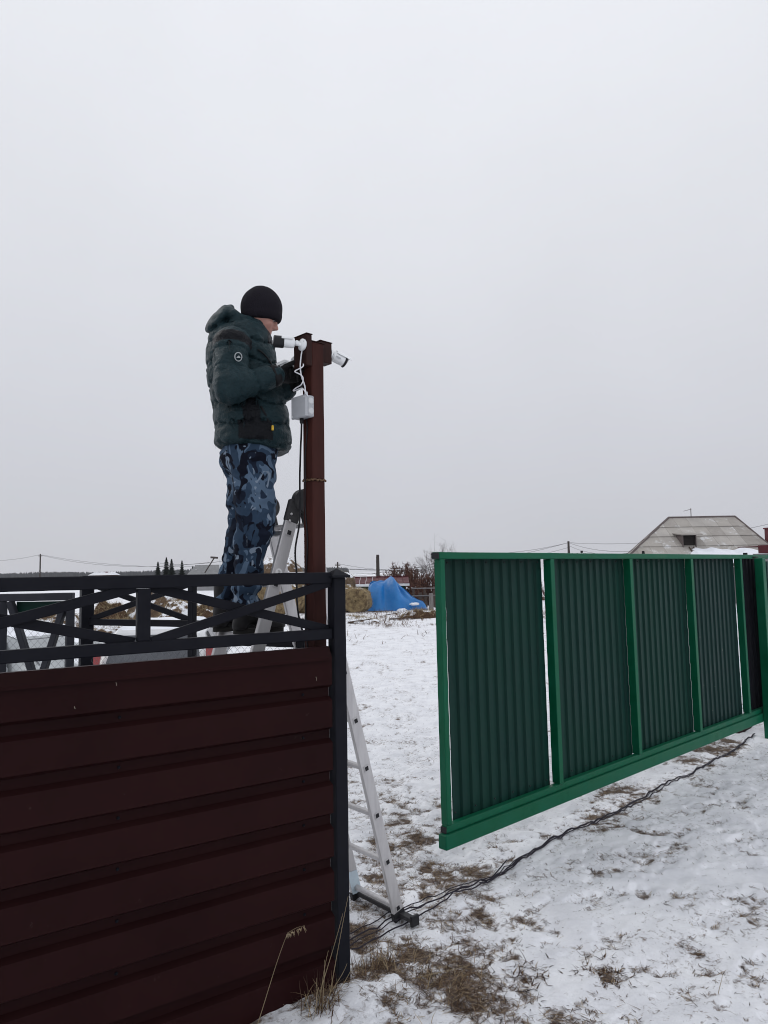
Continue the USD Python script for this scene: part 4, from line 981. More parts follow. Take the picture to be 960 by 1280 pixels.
mat('slate_sheet_dark', (.33, .305, .28), .85, alt=(.25, .23, .21), scale=1.3, amount=.6, bump=.6, bscale=9, wear=(.42, .41, .4), wscale=1.2, wlevel=.6)
mat('slate_sheet_pale', (.40, .375, .345), .85, alt=(.31, .29, .27), scale=1.3, amount=.6, bump=.6, bscale=9, wear=(.55, .55, .55), wscale=1.2, wlevel=.55)
mat('ridge_metal', (.09, .07, .07), .7, alt=(.14, .12, .115), scale=3)
mat('dormer_dark', (.02, .017, .016), .8)
mat('maroon_brick', (.13, .022, .03), .8, alt=(.10, .018, .024), scale=3)
def house():
    Y = 40.0
    A, B = at_depth(836, 650.5, Y + 4.2), at_depth(918.5, 645, Y + 4.2)                 # ridge ends
    zr = (A[2] + B[2]) / 2 ; A[2] = B[2] = zr
    ze = at_depth(880, 701, Y)[2] - .35
    el, er = at_depth(770, 690, Y)[0], at_depth(990, 690, Y)[0]
    k = thing('house', 'old house with a grey slate hip roof, small dormer and snowy eaves beyond the gate', 'house', ((el + er) / 2, Y + 4, 0))
    E = np.array([(el, Y, ze), (er, Y, ze), (er, Y + 8.4, ze), (el * 1.19, Y + 8.4, ze)])
    wl = np.array([(el + .6, Y + .6), (er - .6, Y + .6), (er - .6, Y + 7.8), (el * 1.17 + .7, Y + 7.8)])
    part(k, 'wall', xf(trimesh.creation.extrude_polygon(sg.Polygon(wl), ze, engine='earcut'), np.eye(3)), 'grey_wall')
    for x in (.3, .55, .8):
        cx = el + (er - el) * x
        w = part(k, 'window', beam((cx - .6, Y + .585, 1.7), (cx + .6, Y + .585, 1.7), .05, 1.3, Z), 'white_fascia')
        part(w, 'pane', beam((cx - .5, Y + .556, 1.7), (cx + .5, Y + .556, 1.7), .012, 1.1, Z), 'glass_dark')
    rs = np.random.default_rng(12)
    def slope(P, nrow, ncol, nm='roof_sheet'):
        """corrugated sheets laid in rows on the polygon P (eave left, eave right, top right, top left)"""
        P = np.asarray(P, float); ex = norm(P[1] - P[0]); n_ = norm(np.cross(P[1] - P[0], P[-1] - P[0])); ey = np.cross(n_, ex)
        q = [(np.dot(p - P[0], ex), np.dot(p - P[0], ey)) for p in P]; poly = sg.Polygon(q)
        W_, H_ = max(a for a, b in q), max(b for a, b in q)
        for i in range(nrow):
            for j in range(ncol):
                o = .5 * (i % 2) * 0
                bx = sg.box(W_ / ncol * (j + o) + .005, H_ / nrow * i - .06, W_ / ncol * (j + 1 + o) - .005, H_ / nrow * (i + 1))
                g = poly.intersection(bx)
                if g.is_empty or g.area < .02 or g.geom_type != 'Polygon': continue
                m = trimesh.creation.extrude_polygon(g, .022, engine='earcut'); v = np.array(m.vertices)
                v[:, 2] += .07 - (v[:, 1] - H_ / nrow * i) / (H_ / nrow) * .035 + rs.uniform(0, .006)
                part(k, nm, (P[0] + v[:, :1] * ex + v[:, 1:2] * ey + v[:, 2:] * n_, np.array(m.faces)), rs.choice(['slate_sheet', 'slate_sheet', 'slate_sheet_dark', 'slate_sheet_pale']))
        return ex, ey, n_
    fx = slope([E[0], E[1], B, A], 5, 12)
    slope([E[1], E[2], B], 5, 9); slope([E[3], E[0], A], 5, 9); slope([E[2], E[3], A, B], 3, 6)
    for p, q in ((A, B), (E[0], A), (E[1], B), (E[2], B), (E[3], A)):
        part(k, 'ridge_cap', tube([p + Z * .06, q + Z * .06], .075, 8), 'ridge_metal', True)
    # dormer
    ex, ey, n_ = fx
    d0 = at_plane(854, 686, E[0], n_); w, hh = .75, .78
    back = (zr - d0[2]) * .55
    for s in (0, 1):
        x = d0[0] + s * w
        poly = np.array([(x, d0[1], d0[2]), (x, d0[1], d0[2] + hh), (x, d0[1] + back * 1.4, d0[2] + hh + .12)])
        m = np.vstack([poly, poly + [.04, 0, 0]])
        part(k, 'dormer_side', trimesh.convex.convex_hull(m), 'ridge_metal')
    part(k, 'dormer_opening', beam((d0[0] + .06, d0[1] + .12, d0[2] + hh / 2), (d0[0] + w - .02, d0[1] + .12, d0[2] + hh / 2), .03, hh, Z), 'dormer_dark')
    part(k, 'dormer_roof', beam((d0[0] + w / 2 + .1, d0[1] - .22, d0[2] + hh + .02), (d0[0] + w / 2 + .1, d0[1] + back * 1.45, d0[2] + hh + .2), w + .45, .06, Z), 'slate_sheet_dark')
    for s in (.1, .5):
        part(k, 'dormer_ladder', beam(d0 + ex * s * .6 - ey * .75 + n_ * .12 + [.25, 0, 0], d0 + ex * s * .6 + n_ * .12 + [.25, 0, 0], .05, .05), 'old_wood')
    for s in range(3):
        part(k, 'dormer_ladder_rung', beam(d0 - ey * (.65 - .24 * s) + n_ * .15 + [.3, 0, 0], d0 - ey * (.65 - .24 * s) + n_ * .15 + [.58, 0, 0], .04, .04), 'old_wood')
    # snow lying along the eaves
    xs = np.linspace(.395, .99, 90); ys = np.linspace(0, 1, 16)
    XX, YY = np.meshgrid(xs, ys, indexing='ij')
    W_ = er - el
    ext = 2.5 * (.62 + .3 * (fbm(np.stack([XX * 9, 0 * XX, 0 * XX], -1), 3, 8) - .5)) * np.clip((XX - .39) * 9, 0, 1)
    th = .15 * np.sqrt(np.clip(1 - YY ** 2, 0, 1)) + .0
    v = E[0] + (XX * W_)[..., None] * ex + (YY * ext)[..., None] * ey + (.09 + th)[..., None] * n_
    part(k, 'eaves_snow', grid_mesh(v[..., 0], v[..., 1], v[..., 2]), 'snow', True)
    # aerial
    p = (A * .66 + B * .34)
    part(k, 'aerial_mast', tube([p, p + Z * .62], .022, 6), 'ridge_metal')
    part(k, 'aerial_boom', tube([p + Z * .56 + [-.42, 0, -.1], p + Z * .58 + [.05, 0, 0]], .012, 5), 'ridge_metal')
    for s in range(4): part(k, 'aerial_rod', tube([p + Z * .56 + [-.38 + .11 * s, -.18, -.09 + .025 * s], p + Z * .56 + [-.38 + .11 * s, .18, -.09 + .025 * s]], .008, 4), 'ridge_metal')
    ch = at_depth(966, 676, Y + 2)
    c_ = part(k, 'chimney', beam((ch[0], ch[1], ze + .3), (ch[0], ch[1], at_depth(962, 661, Y + 2)[2]), .6, .6, (0, 1, 0), .01), 'maroon_brick')
    part(c_, 'cap', beam((ch[0], ch[1], at_depth(962, 661, Y + 2)[2]), (ch[0], ch[1], at_depth(962, 661, Y + 2)[2] + .07), .7, .7, (0, 1, 0), .01), 'maroon_brick')
    c = at_depth(953, 684, Y - 3)
    s = thing('maroon_porch', 'dark maroon metal gable end at the right edge, in front of the slate roof', 'porch', (c[0] + 1, c[1], 0))
    z0, z1 = at_depth(953, 691.5, Y - 3)[2], at_depth(953, 681.5, Y - 3)[2]
    part(s, 'roof_edge', beam((c[0] - .2, c[1], (z0 + z1) / 2), (c[0] + 2.4, c[1], (z0 + z1) / 2 + .02), .12, z1 - z0, Z, .01), 'maroon_roof')
    part(s, 'roof', beam((c[0] + 1.1, c[1] + .07, z1 - .06), (c[0] + 1.1, c[1] + 2.2, z1 - .03), 2.6, .05, Z, .01), 'maroon_roof')
    part(s, 'wall', beam((c[0] + 1.2, c[1] + .9, 0), (c[0] + 1.2, c[1] + .9, z0), 1.5, 2.0, (0, 1, 0), .01), 'grey_wall')
house()
def block(name, label, catg, x0, x1, ytop, yeave, Y, depth, roof, wall, ridge=True):
    a, b = at_depth(x0, 715, Y), at_depth(x1, 715, Y); zt, ze = at_depth((x0 + x1) / 2, ytop, Y + depth / 2)[2], at_depth((x0 + x1) / 2, yeave, Y)[2]
    k = thing(name, label, catg, ((a[0] + b[0]) / 2, Y + depth / 2, 0))
    part(k, 'wall', beam(((a[0] + b[0]) / 2, Y, ze / 2 - .2), ((a[0] + b[0]) / 2, Y + depth, ze / 2 - .2), b[0] - a[0], ze + .4, Z, .01), wall)
    o = .3
    v = np.array([(a[0] - o, Y - o, ze), (b[0] + o, Y - o, ze), (b[0] + o, Y + depth + o, ze), (a[0] - o, Y + depth + o, ze), (a[0] - o * .5, Y + depth / 2, zt), (b[0] + o * .5, Y + depth / 2, zt)])
    part(k, 'roof', trimesh.convex.convex_hull(v), roof)
    part(k, 'chimney', beam((a[0] * .35 + b[0] * .65, Y + depth * .45, ze), (a[0] * .35 + b[0] * .65, Y + depth * .45, zt + .1), .5, .5, (0, 1, 0)), 'maroon_brick')
    for s in (.25, .6):
        cx = a[0] + (b[0] - a[0]) * s
        part(k, 'window', beam((cx - .5, Y - .01, ze * .55), (cx + .5, Y - .01, ze * .55), .06, min(1.0, ze * .4), Z), 'glass_dark')
block('white_roofed_building', 'distant low building with a snow-white roof on the left skyline', 'building', 112, 136, 715.4, 719, 160, 6, 'snow_roof', 'brown_wall')
block('grey_roofed_building', 'distant grey-roofed building left of the person\'s legs', 'building', 236, 300, 706, 719, 95, 8, 'far_grey_roof', 'grey_wall')
block('grey_hut', 'small pale grey hut right of the blue tarpaulin', 'hut', 505, 519, 733, 736.5, 52, 2, 'snow_roof', 'grey_wall')

# ------------------------------------------------------------------ poles and wires
mat('pole_wood', (.07, .06, .055), .85, alt=(.045, .038, .036), scale=6, stretch=(4, 4, .5))
mat('insulator', (.4, .4, .4), .3)
mat('wire', (.10, .10, .105), .6)
def line_pole(px, ytop, Y, label, arm=0.0, rad=.11, lean=0.0):
    t = at_depth(px, ytop, Y); b = np.array([t[0] - lean, t[1], 0])
    k = thing('utility_pole', label, 'utility pole', b, 'utility poles on the skyline')
    part(k, 'shaft', tube([b - Z * .3, (b + t) / 2, t], [rad * 1.15, rad * 1.05, rad * .85], 10), 'pole_wood', True)
    tops = [t - Z * .15]
    if arm:
        part(k, 'crossarm', beam(t - Z * .35 - RT * arm, t - Z * .35 + RT * arm, .09, .11, Z, .01), 'pole_wood')
        tops = []
        for s in (-.9, -.3, .3, .9):
            q = t - Z * .28 + RT * arm * s
            part(k, 'insulator', lathe([(0, 0), (.035, 0), (.045, .05), (.03, .12), (0, .13)], 8, Z, q), 'insulator', True)
            tops.append(q + Z * .12)
    return tops
p1 = line_pole(472, 693.5, 52, 'thick bare wooden pole rising behind the maroon-roofed shed', rad=.135)
p2 = line_pole(492.5, 707.5, 110, 'distant pole with a crossarm rising out of the brown bush', .55)
p3 = line_pole(521.5, 711, 90, 'crossarmed pole between the brown bush and the bare tree', .35)
p4 = line_pole(50.5, 692.5, 130, 'lone pole on the left skyline above the fence rail', .35, .13)
p5 = line_pole(710.5, 676.5, 75, 'pole top showing above the middle of the green gate', rad=.13)
p6 = line_pole(422, 702.5, 80, 'small crossarmed pole just above the black post cap', .3, .09)
t6 = at_depth(268, 697, 92)
k = thing('leaning_strut_pole', 'short propped pole with a lamp bracket in front of the grey-roofed building', 'pole', (t6[0], t6[1], 0))
part(k, 'shaft', tube([(t6[0] + .7, t6[1], 0), (t6[0] + .7, t6[1], t6[2] - .3)], .07, 8), 'white_fascia', True)
part(k, 'prop', tube([at_depth(256, 716, 92), t6], .08, 8), 'pole_wood', True)
part(k, 'lamp_head', beam(t6 + [-.5, 0, .05], t6 + [.45, 0, -.05], .2, .25, Z, .04), 'pole_wood')
rt = at_depth(559, 682, 55)
def wires(label, a, b, sag, rad, n=24, pw=1.0):
    s = np.linspace(0, 1, n)[:, None]
    return tube(a + (b - a) * s - Z * sag * 4 * s * (1 - s), rad, 4, False)
k = thing('power_line', 'thin power lines sagging across the pale sky behind the pole and above the gate', 'wires', p1[0])
L_ = [(at_depth(380, 708, 70), p5[0], 1.2), (at_depth(400, 716, 60), at_depth(560, 700, 62), .5), (p3[0], at_depth(650, 702, 70), .5), (p6[1], p3[1], .3), (at_depth(425, 711, 60), p5[0] - Z * .5, .9),
      (p5[0], at_depth(840, 683, 48), .6), (p5[0], at_depth(1020, 640, 60), 1.0), (at_depth(540, 690, 70), p5[0], .6), (p5[0] - Z * .3, at_depth(800, 689, 48), .5), (p2[0], p3[0], .3), (at_depth(429, 720, 75), p2[2], .4)]
for a, b, s in L_: part(k, 'wire', wires('', a, b, s, .016), 'wire')
k = thing('power_line', 'thin power lines hanging from the lone pole on the left skyline', 'wires', p4[0])
for a, b, s in ((at_depth(-40, 700, 120), p4[0], .5), (p4[1], at_depth(262, 703, 100), 1.2), (p4[3], at_depth(300, 706, 100), 1.0), (at_depth(200, 704, 95), at_depth(330, 690, 80), .6)):
    part(k, 'wire', wires('', a, b, s, .022), 'wire')

# ------------------------------------------------------------------ trees, bushes, forest
mat('spruce_needles', (.012, .02, .016), .85, island=[(0, (.008, .013, .011)), (1, (.022, .032, .026))])
mat('bark', (.05, .038, .032), .9, alt=(.03, .022, .02), scale=9, stretch=(1, 1, .3))
mat('red_twigs', (.075, .034, .028), .9, island=[(0, (.04, .02, .018)), (.6, (.085, .04, .03)), (1, (.14, .07, .045))])
mat('grey_twigs', (.12, .105, .10), .9, island=[(0, (.08, .07, .068)), (1, (.18, .16, .155))])
mat('brown_weeds', (.10, .06, .04), .9, island=[(0, (.045, .026, .02)), (.6, (.11, .065, .042)), (1, (.19, .125, .075))])
mat('far_forest', (.022, .025, .028), .95, island=[(0, (.016, .018, .02)), (1, (.034, .036, .04))])
def spruce(px, ytop, Y, w, label, seed):
    r = np.random.default_rng(seed); t = at_depth(px, ytop, Y); H_ = t[2]; b = np.array([t[0], t[1], 0])
    k = thing('spruce_tree', label, 'spruce', b, 'spruces on the left skyline')
    part(k, 'trunk', tube([b, t], [.12, .015], 6), 'bark', True)
    n = 2600; z = r.uniform(.06, 1, n) ** 1.0
    tier = np.abs(((z * 13) % 1) - .5) * 2
    rad = w * (1 - z) ** .85 * (.35 + .75 * tier) * r.uniform(.3, 1.05, n) * (.8 + .4 * noise(np.stack([z * 7, 0 * z, 0 * z], -1), seed))
    a = r.uniform(0, 2 * np.pi, n)
    P = np.stack([b[0] + rad * np.cos(a), b[1] + rad * np.sin(a), z * H_ - rad * .25], 1)
    d = np.stack([np.cos(a), np.sin(a), r.normal(-.15, .3, n)], 1); s = np.cross(d, r.normal(0, 1, (n, 3))); s /= np.linalg.norm(s, axis=1, keepdims=True)
    L = .30 * r.uniform(.6, 1.3, (n, 1)) * (1.1 - .7 * z[:, None]); V = np.stack([P - d * L * .7 - s * L * .35, P - d * L * .7 + s * L * .35, P + d * L], 1).reshape(-1, 3)
    part(k, 'crown', (V, np.arange(3 * n).reshape(-1, 3)), 'spruce_needles', kind='stuff')
spruce(197.5, 702.5, 120, .95, 'short spruce, leftmost of the skyline group', 1)
spruce(208, 697, 122, 1.25, 'tallest spruce in the skyline group above the fence rail', 2)
spruce(214.5, 699, 118, 1.05, 'spruce close against the right side of the tallest one', 3)
spruce(227.5, 701, 125, .85, 'slim spruce just left of the grey-roofed building', 4)
spruce(241, 708, 120, .8, 'small spruce in front of the grey-roofed building', 5)
def bush(name, px, ybase, Y, w, h, label, seed, material, n=26, catg='bush', trunk=0.0, rad=.03):
    """many-stemmed or single-trunk bare crown, branching twice into twigs"""
    r = np.random.default_rng(seed); c = at_depth(px, ybase, Y); c[2] = gh(c[0], c[1])
    k = thing(name, label, catg, c)
    stems, tw = [], []
    for i in range(n):
        a = r.uniform(0, 2 * np.pi); q = math.sqrt(r.uniform(0, 1))
        if trunk: b = c + Z * trunk * h * r.uniform(.55, 1.0)
        else: b = c + np.array([math.cos(a), math.sin(a), 0]) * w * .18 * q
        tip = c + np.array([math.cos(a) * w * q * .5, math.sin(a) * w * q * .5, h * (1 - .38 * q * q) * r.uniform(.75, 1.03)])
        mid = (b + tip) / 2 + np.array([math.cos(a), math.sin(a), .4]) * .08 * w
        P = spline([b, mid, tip], 7); stems.append(tube(P, np.linspace(rad, rad * .3, 7), 4))
        for j in range(9):
            s = r.uniform(.3, 1); o = P[min(6, int(s * 6.99))]
            d = norm(norm(tip - b) + r.normal(0, .6, 3)); L = .24 * h * r.uniform(.4, 1)
            e = o + d * L; tw.append(tube([o, (o + e) / 2 + r.normal(0, .02 * h, 3), e], [rad * .35, rad * .25, rad * .12], 3, False))
            for m_ in range(4):
                o2 = o + (e - o) * r.uniform(.3, 1); e2 = o2 + norm(d + r.normal(0, .7, 3)) * L * r.uniform(.25, .6)
                tw.append(tube([o2, e2], [rad * .22, rad * .08], 3, False))
    if trunk: part(k, 'trunk', tube([c - Z * .2, c + Z * h * trunk * .5 + [.03, 0, 0], c + Z * h * trunk], [rad * 3, rad * 2.4, rad * 1.6], 8), 'bark', True)
    part(k, 'branches', cat_mesh(stems), 'bark' if trunk else material, True)
    part(k, 'twigs', cat_mesh(tw), material, kind='stuff')
bush('brown_bush', 505, 745, 56, 3.6, 2.55, 'round reddish-brown leafless bush behind the right end of the shed', 1, 'red_twigs', 110, rad=.06)
bush('brown_bush', 522, 747, 50, 2.4, 1.5, 'low reddish-brown bush right of the grey hut', 2, 'red_twigs', 60, rad=.05)
bush('bare_tree', 551, 752, 46, 2.6, 3.7, 'bare grey tree just left of the free end of the green gate', 3, 'grey_twigs', 40, 'tree', .28, .022)
bush('brown_bush', 542, 750, 45, 2.6, 2.0, 'dense brown bush at the foot of the bare tree', 4, 'red_twigs', 60, rad=.05)
bush('bare_shrub', 568, 748, 50, 5.0, 2.4, 'bare brown shrub seen through the slit at the gate\'s free end', 6, 'red_twigs', 40)
bush('bare_shrub', 690, 748, 50, 6.0, 1.9, 'bare brown shrub seen through the second slit of the gate', 7, 'red_twigs', 40)
# wooden fence by the bare tree
a, b = at_depth(517, 745, 42), at_depth(600, 745, 42)
k = thing('wooden_fence', 'low weathered rail fence beyond the tarpaulin, left of the gate', 'fence', a * [1, 1, 0])
for s in np.linspace(0, 1, 7):
    q = a + (b - a) * s; part(k, 'post', beam((q[0], q[1], -.1), (q[0], q[1], at_depth(520, 735, 42)[2] + .05), .1, .1, FN), 'old_wood')
zt = at_depth(520, 735.5, 42)[2]
for z in (zt, zt - .42): part(k, 'rail', beam((a[0] - .1, a[1] - .07, z), (b[0] + .1, b[1] - .07, z), .03, .07, Z), 'grey_wood')
r = np.random.default_rng(9)
for i in range(14):
    q = a + (b - a) * (i + .5) / 14
    if r.uniform() < .75: part(k, 'board', beam((q[0], q[1] - .03, .02), (q[0] + r.normal(0, .02), q[1] - .03, zt - r.uniform(.05, .3)), .028, .22, (1, 0, 0)), 'old_wood')
c = at_depth(539, 756, 38); 
single('fence_stump', cat_mesh([tube([c * [1, 1, 0], c * [1, 1, 0] + Z * .95], [.13, .11], 10)]), 'grey_wood', 'pale stump-like post beside the blue tarpaulin\'s right end', 'stump', smooth=30)
# weeds along the far edge of the yard
r = np.random.default_rng(15)
x = r.uniform(-16, 9, 16000); y = r.normal(32, 3.4, 16000)
kp = fbm(np.stack([x * .5, y * .5, 0 * x], -1), 3, 77) > .51; x, y = x[kp], y[kp]
single('withered_weeds', blades(np.stack([x, y, gh(x, y)], 1), .20, .02, (1.1, .4), r), 'brown_weeds', 'withered brown weeds along the far edge of the snowy yard', 'weeds', kind='stuff')
# forest along the left skyline
def forest(x0, x1, Y, label, hh, seed, n):
    r = np.random.default_rng(seed); a, b = at_depth(x0, 715, Y), at_depth(x1, 715, Y); V, F = [], []
    X = r.uniform(a[0], b[0], n); Yy = Y + r.uniform(0, 120, n)
    H_ = hh * (.72 + .5 * fbm(np.stack([X / 90, 0 * X, 0 * X], -1), 4, seed)) * r.uniform(.86, 1.1, n)
    ms_ = []
    for x_, y_, h_ in zip(X, Yy, H_):
        w = h_ * r.uniform(.16, .3); m = 5; an = np.arange(m) * 2 * np.pi / m + r.uniform(0, 6)
        v = [(x_ + w * q * math.cos(t), y_ + w * q * math.sin(t), z * h_) for q, z in ((.7, 0), (1, .3), (.55, .7)) for t in an] + [(x_, y_, h_)]
        f = [(i * m + j, i * m + (j + 1) % m, (i + 1) * m + (j + 1) % m) for i in range(2) for j in range(m)] + [(i * m + j, (i + 1) * m + (j + 1) % m, (i + 1) * m + j) for i in range(2) for j in range(m)] + [(2 * m + j, 2 * m + (j + 1) % m, 3 * m) for j in range(m)]
        ms_.append((np.array(v), np.array(f)))
    single('far_forest', cat_mesh(ms_), 'far_forest', label, 'forest', kind='stuff')
forest(-200, 430, 900, 'dark strip of distant forest along the left skyline', 9.5, 3, 2600)
forest(-200, 60, 1000, 'slightly higher dark forest at the far left of the skyline', 10.5, 4, 700)
# ------------------------------------------------------------------ the person on the ladder
mat('skin', (.36, .185, .145), .5, alt=(.30, .14, .11), scale=35, amount=.3)
mat('knit_black', (.0075, .0065, .010), .95, alt=(.012, .010, .015), scale=120, bump=.8, bscale=260, stretch=(1, 1, .35))
mat('glove_black', (.006, .006, .007), .7, alt=(.011, .011, .012), scale=60, bump=.3, bscale=180)
mat('boot_black', (.008, .008, .009), .45, alt=(.014, .013, .013), scale=30, bump=.2, bscale=90)
mat('boot_sole', (.02, .019, .018), .9)
mat('eye_white', (.24, .20, .19), .4)
mat('badge_grey', (.34, .36, .37), .6)
mat('zip_yellow', (.55, .34, .02), .45)
mat('zip_black', (.006, .006, .007), .5)
usdkit.material(stage, '/World/Looks/jacket_nylon', {
    'g': ('geometry', {}), 'at': ('attribute', {'attribute': 'panel'}),
    'n': ('noise_texture', {'scale': 7.0, 'detail': 5.0, 'roughness': .6}), 'n2': ('noise_texture', {'scale': 42.0, 'detail': 4.0, 'roughness': .65, 'distortion': .8}),
    'c': ('rgb_ramp', {'ramp': [(.3, (.0066, .0175, .0215)), (.7, (.0105, .0255, .031))]}),
    'm': ('mix_color', {'b': (.0036, .0042, .0060)}), 'ar': ('map_range', {'from_min': .4, 'from_max': .6, 'clamp': True}),
    'p': ('principled_bsdf', {'roughness': .42, 'specular_ior_level': .14}), 'b': ('bump', {'strength': .9, 'distance': .016}),
}, [('g.position', 'n.vector'), ('g.position', 'n2.vector'), ('n.fac', 'c.fac'), ('at.fac', 'ar.value'), ('ar.result', 'm.fac'), ('c.color', 'm.a'), ('m.result', 'p.base_color'),
    ('n2.fac', 'b.height'), ('b.normal', 'p.normal')], surface='p.BSDF')
MAT['jacket_nylon'] = UsdShade.Material.Get(stage, '/World/Looks/jacket_nylon')
usdkit.material(stage, '/World/Looks/blue_camouflage', {
    'g': ('geometry', {}), 'mp': ('mapping', {'scale': (1, 1, .72), 'rotation': (.25, .5, 0)}),
    'n1': ('noise_texture', {'scale': 7.0, 'detail': 2.2, 'roughness': .5, 'distortion': 1.0}),
    'c1': ('rgb_ramp', {'interpolate': False, 'ramp': [(0, (.0075, .0112, .0215)), (.42, (.023, .041, .070)), (.535, (.068, .104, .155)), (.62, (.014, .023, .042)), (.70, (.045, .072, .115))]}),
    'n2': ('noise_texture', {'scale': 9.5, 'detail': 1.5, 'roughness': .5, 'distortion': 1.8}),
    'c2': ('map_range', {'from_min': .585, 'from_max': .60, 'clamp': True}),
    'm': ('mix_color', {'b': (.0045, .0055, .011)}),
    'n3': ('noise_texture', {'scale': 15.0, 'detail': 1.0, 'distortion': 1.4}), 'c3': ('map_range', {'from_min': .655, 'from_max': .67, 'clamp': True}), 'm3': ('mix_color', {'b': (.15, .19, .245)}),
    'nb': ('noise_texture', {'scale': 30.0, 'detail': 5.0}), 'b': ('bump', {'strength': .4, 'distance': .012}),
    'p': ('principled_bsdf', {'roughness': .9, 'specular_ior_level': .08}),
}, [('g.position', 'mp.vector'), ('mp.vector', 'n1.vector'), ('mp.vector', 'n2.vector'), ('mp.vector', 'n3.vector'), ('g.position', 'nb.vector'), ('n1.fac', 'c1.fac'), ('n2.fac', 'c2.value'), ('c2.result', 'm.fac'), ('c1.color', 'm.a'),
    ('n3.fac', 'c3.value'), ('c3.result', 'm3.fac'), ('m.result', 'm3.a'), ('m3.result', 'p.base_color'), ('nb.fac', 'b.height'), ('b.normal', 'p.normal')], surface='p.BSDF')
MAT['blue_camouflage'] = UsdShade.Material.Get(stage, '/World/Looks/blue_camouflage')

YM = 4.08
def W(px, py, dy=0.0): return at_depth(px, py, YM + dy)
TA = math.radians(17); TF = np.array([math.cos(TA), math.sin(TA), 0]); TL = np.array([-TF[1], TF[0], 0])     # chest direction, the person's left
def cone(p, a, b, ra, rb):
    ba = b - a; h = np.clip(((p - a) @ ba) / np.dot(ba, ba), 0, 1)
    return np.linalg.norm(p - a - h[..., None] * ba, axis=-1) - (ra + (rb - ra) * h), h
def ell(p, c, ax, r):
    q = (p - c) @ np.stack(ax, 1) / np.asarray(r); k = np.linalg.norm(q, axis=-1)
    return (k - 1) * min(r) * (.6 + .4 * np.clip(k, 0, 2) / 2 + .2)
SOLE = HN[2] - .784 * HN[2] / math.hypot(HN[2], SP_L - TOPOFF[-1]) + .017
J = dict(rsh=W(290, 431, -.175), rel=W(287, 485, -.265), rwr=W(343, 470, -.19), lsh=W(304, 432, .19), lel=W(326, 496, .20), lwr=W(358, 487, .04),
         rhip=W(316, 582, -.09), rkn=W(321, 664, -.10), rank=W(307, 757, -.09), lhip=W(309, 582, .09), lkn=W(304, 668, .09), lank=W(281, 756, .10), pel=W(311, 566))
# ---- torso silhouette of the padded jacket: height row, back edge, front edge, half breadth
TS = np.array([(398, 296, 322, .075), (406, 284, 331, .11), (414, 270, 335, .15), (424, 262, 338, .175), (440, 259.5, 343, .18), (456, 259.5, 346, .18), (472, 261, 350, .18), (488, 263, 353, .18), (500, 265, 355, .185), (515, 267.5, 358, .195), (530, 269, 361, .205), (545, 270, 362.5, .21), (556, 270.5, 362.5, .205), (566, 272.5, 360, .195), (575, 280, 354, .18)])
zs = np.array([W(310, r[0])[2] for r in TS])[::-1]
cxs = np.array([W((r[1] + r[2]) / 2, r[0])[0] for r in TS])[::-1]
hw = np.array([(r[2] - r[1]) / 2 * YM / FPX for r in TS]); bs = TS[:, 3]
as_ = (np.sqrt(np.maximum(hw ** 2 - (bs * math.sin(TA)) ** 2, .03 ** 2)) / math.cos(TA))[::-1]; bs = bs[::-1]
def torso_uv(p):
    z = p[..., 2]; cx = np.interp(z, zs, cxs)
    dx, dy = p[..., 0] - cx, p[..., 1] - YM
    return dx * TF[0] + dy * TF[1], dx * TL[0] + dy * TL[1], z
PITCH = .118
ZS0 = W(300, 560)[2]
def puff(s, amp): return amp * (np.clip(np.abs(np.sin(np.pi * s)) * 4.2 + .01, 0, 1) ** .6 + .35 * np.abs(np.sin(np.pi * s)) - 1.05)
def jacket_torso(p):
    u, v, z = torso_uv(p)
    a, b = np.interp(z, zs, as_), np.interp(z, zs, bs)
    k = (np.abs(u / a) ** 2.3 + np.abs(v / b) ** 2.3) ** (1 / 2.3)
    d = (k - 1) * np.minimum(a, b) * .85
    wv = .012 * np.sin(5 * np.arctan2(v, u))
    s_ = (z - ZS0 + wv - .03 * u) / PITCH
    th = np.arctan2(v / b, u / a); gather = np.exp(-(np.sin(np.pi * s_) / .55) ** 2)
    d = d - puff(s_, .0155) + .0042 * gather * np.sin(th * 17 + 6 * noise(p * 8, 31) + 9 * np.round(s_))
    hem = W(300, 563)[2] - .09 * np.clip(u + .02, -.1, .2)                    # lower in front
    d = smin_max(d, hem - z, .035)
    return smin_max(d, z - W(310, 401)[2], .04)
def smin_max(a, b, k): return -smin(-a, -b, k)
def sleeve(p, s, e, w, r):
    d1, h1 = cone(p, s, e, r[0], r[1]); d2, h2 = cone(p, e, w, r[1], r[2])
    L1, L2 = np.linalg.norm(e - s), np.linalg.norm(w - e)
    d1 = d1 - puff((h1 * L1 + .052) / .115, .0105); d2 = d2 - puff((h2 * L2 + .065) / .105, .0095)
    q = p - e; w_ = np.exp(-(np.linalg.norm(q, axis=-1) / .15) ** 2); ud = norm(norm(w - e) - norm(s - e) * .55)
    fr = .0065 * w_ * np.sin((q @ ud) * 95 + 7 * noise(p * 9, 12)); d1 = d1 + fr; d2 = d2 + fr 
    return smin(d1, d2, .022), h1, h2, d1, d2
HC = W(327.5, 385); hp = math.radians(22); ha = math.radians(12)
HF = np.array([math.cos(hp) * math.cos(ha), math.cos(hp) * math.sin(ha), -math.sin(hp)])
HL = norm(np.cross(Z, HF)); HU = np.cross(HF, HL)
def hd(f, l, u): return HC + HF * f + HL * l + HU * u
CRN = norm(np.array([.50, .12, .86]))                                        # collar ring axis
CRC = W(315.5, 416.5)
def ring(p, c, n, R, r):
    q = p - c; h = q @ n; rad = np.linalg.norm(q - h[..., None] * n, axis=-1)
    return np.hypot(rad - R, h) - r
HE1 = norm(np.array([.68, .0, .73])); HE2 = norm(np.cross(HE1, TL)); 
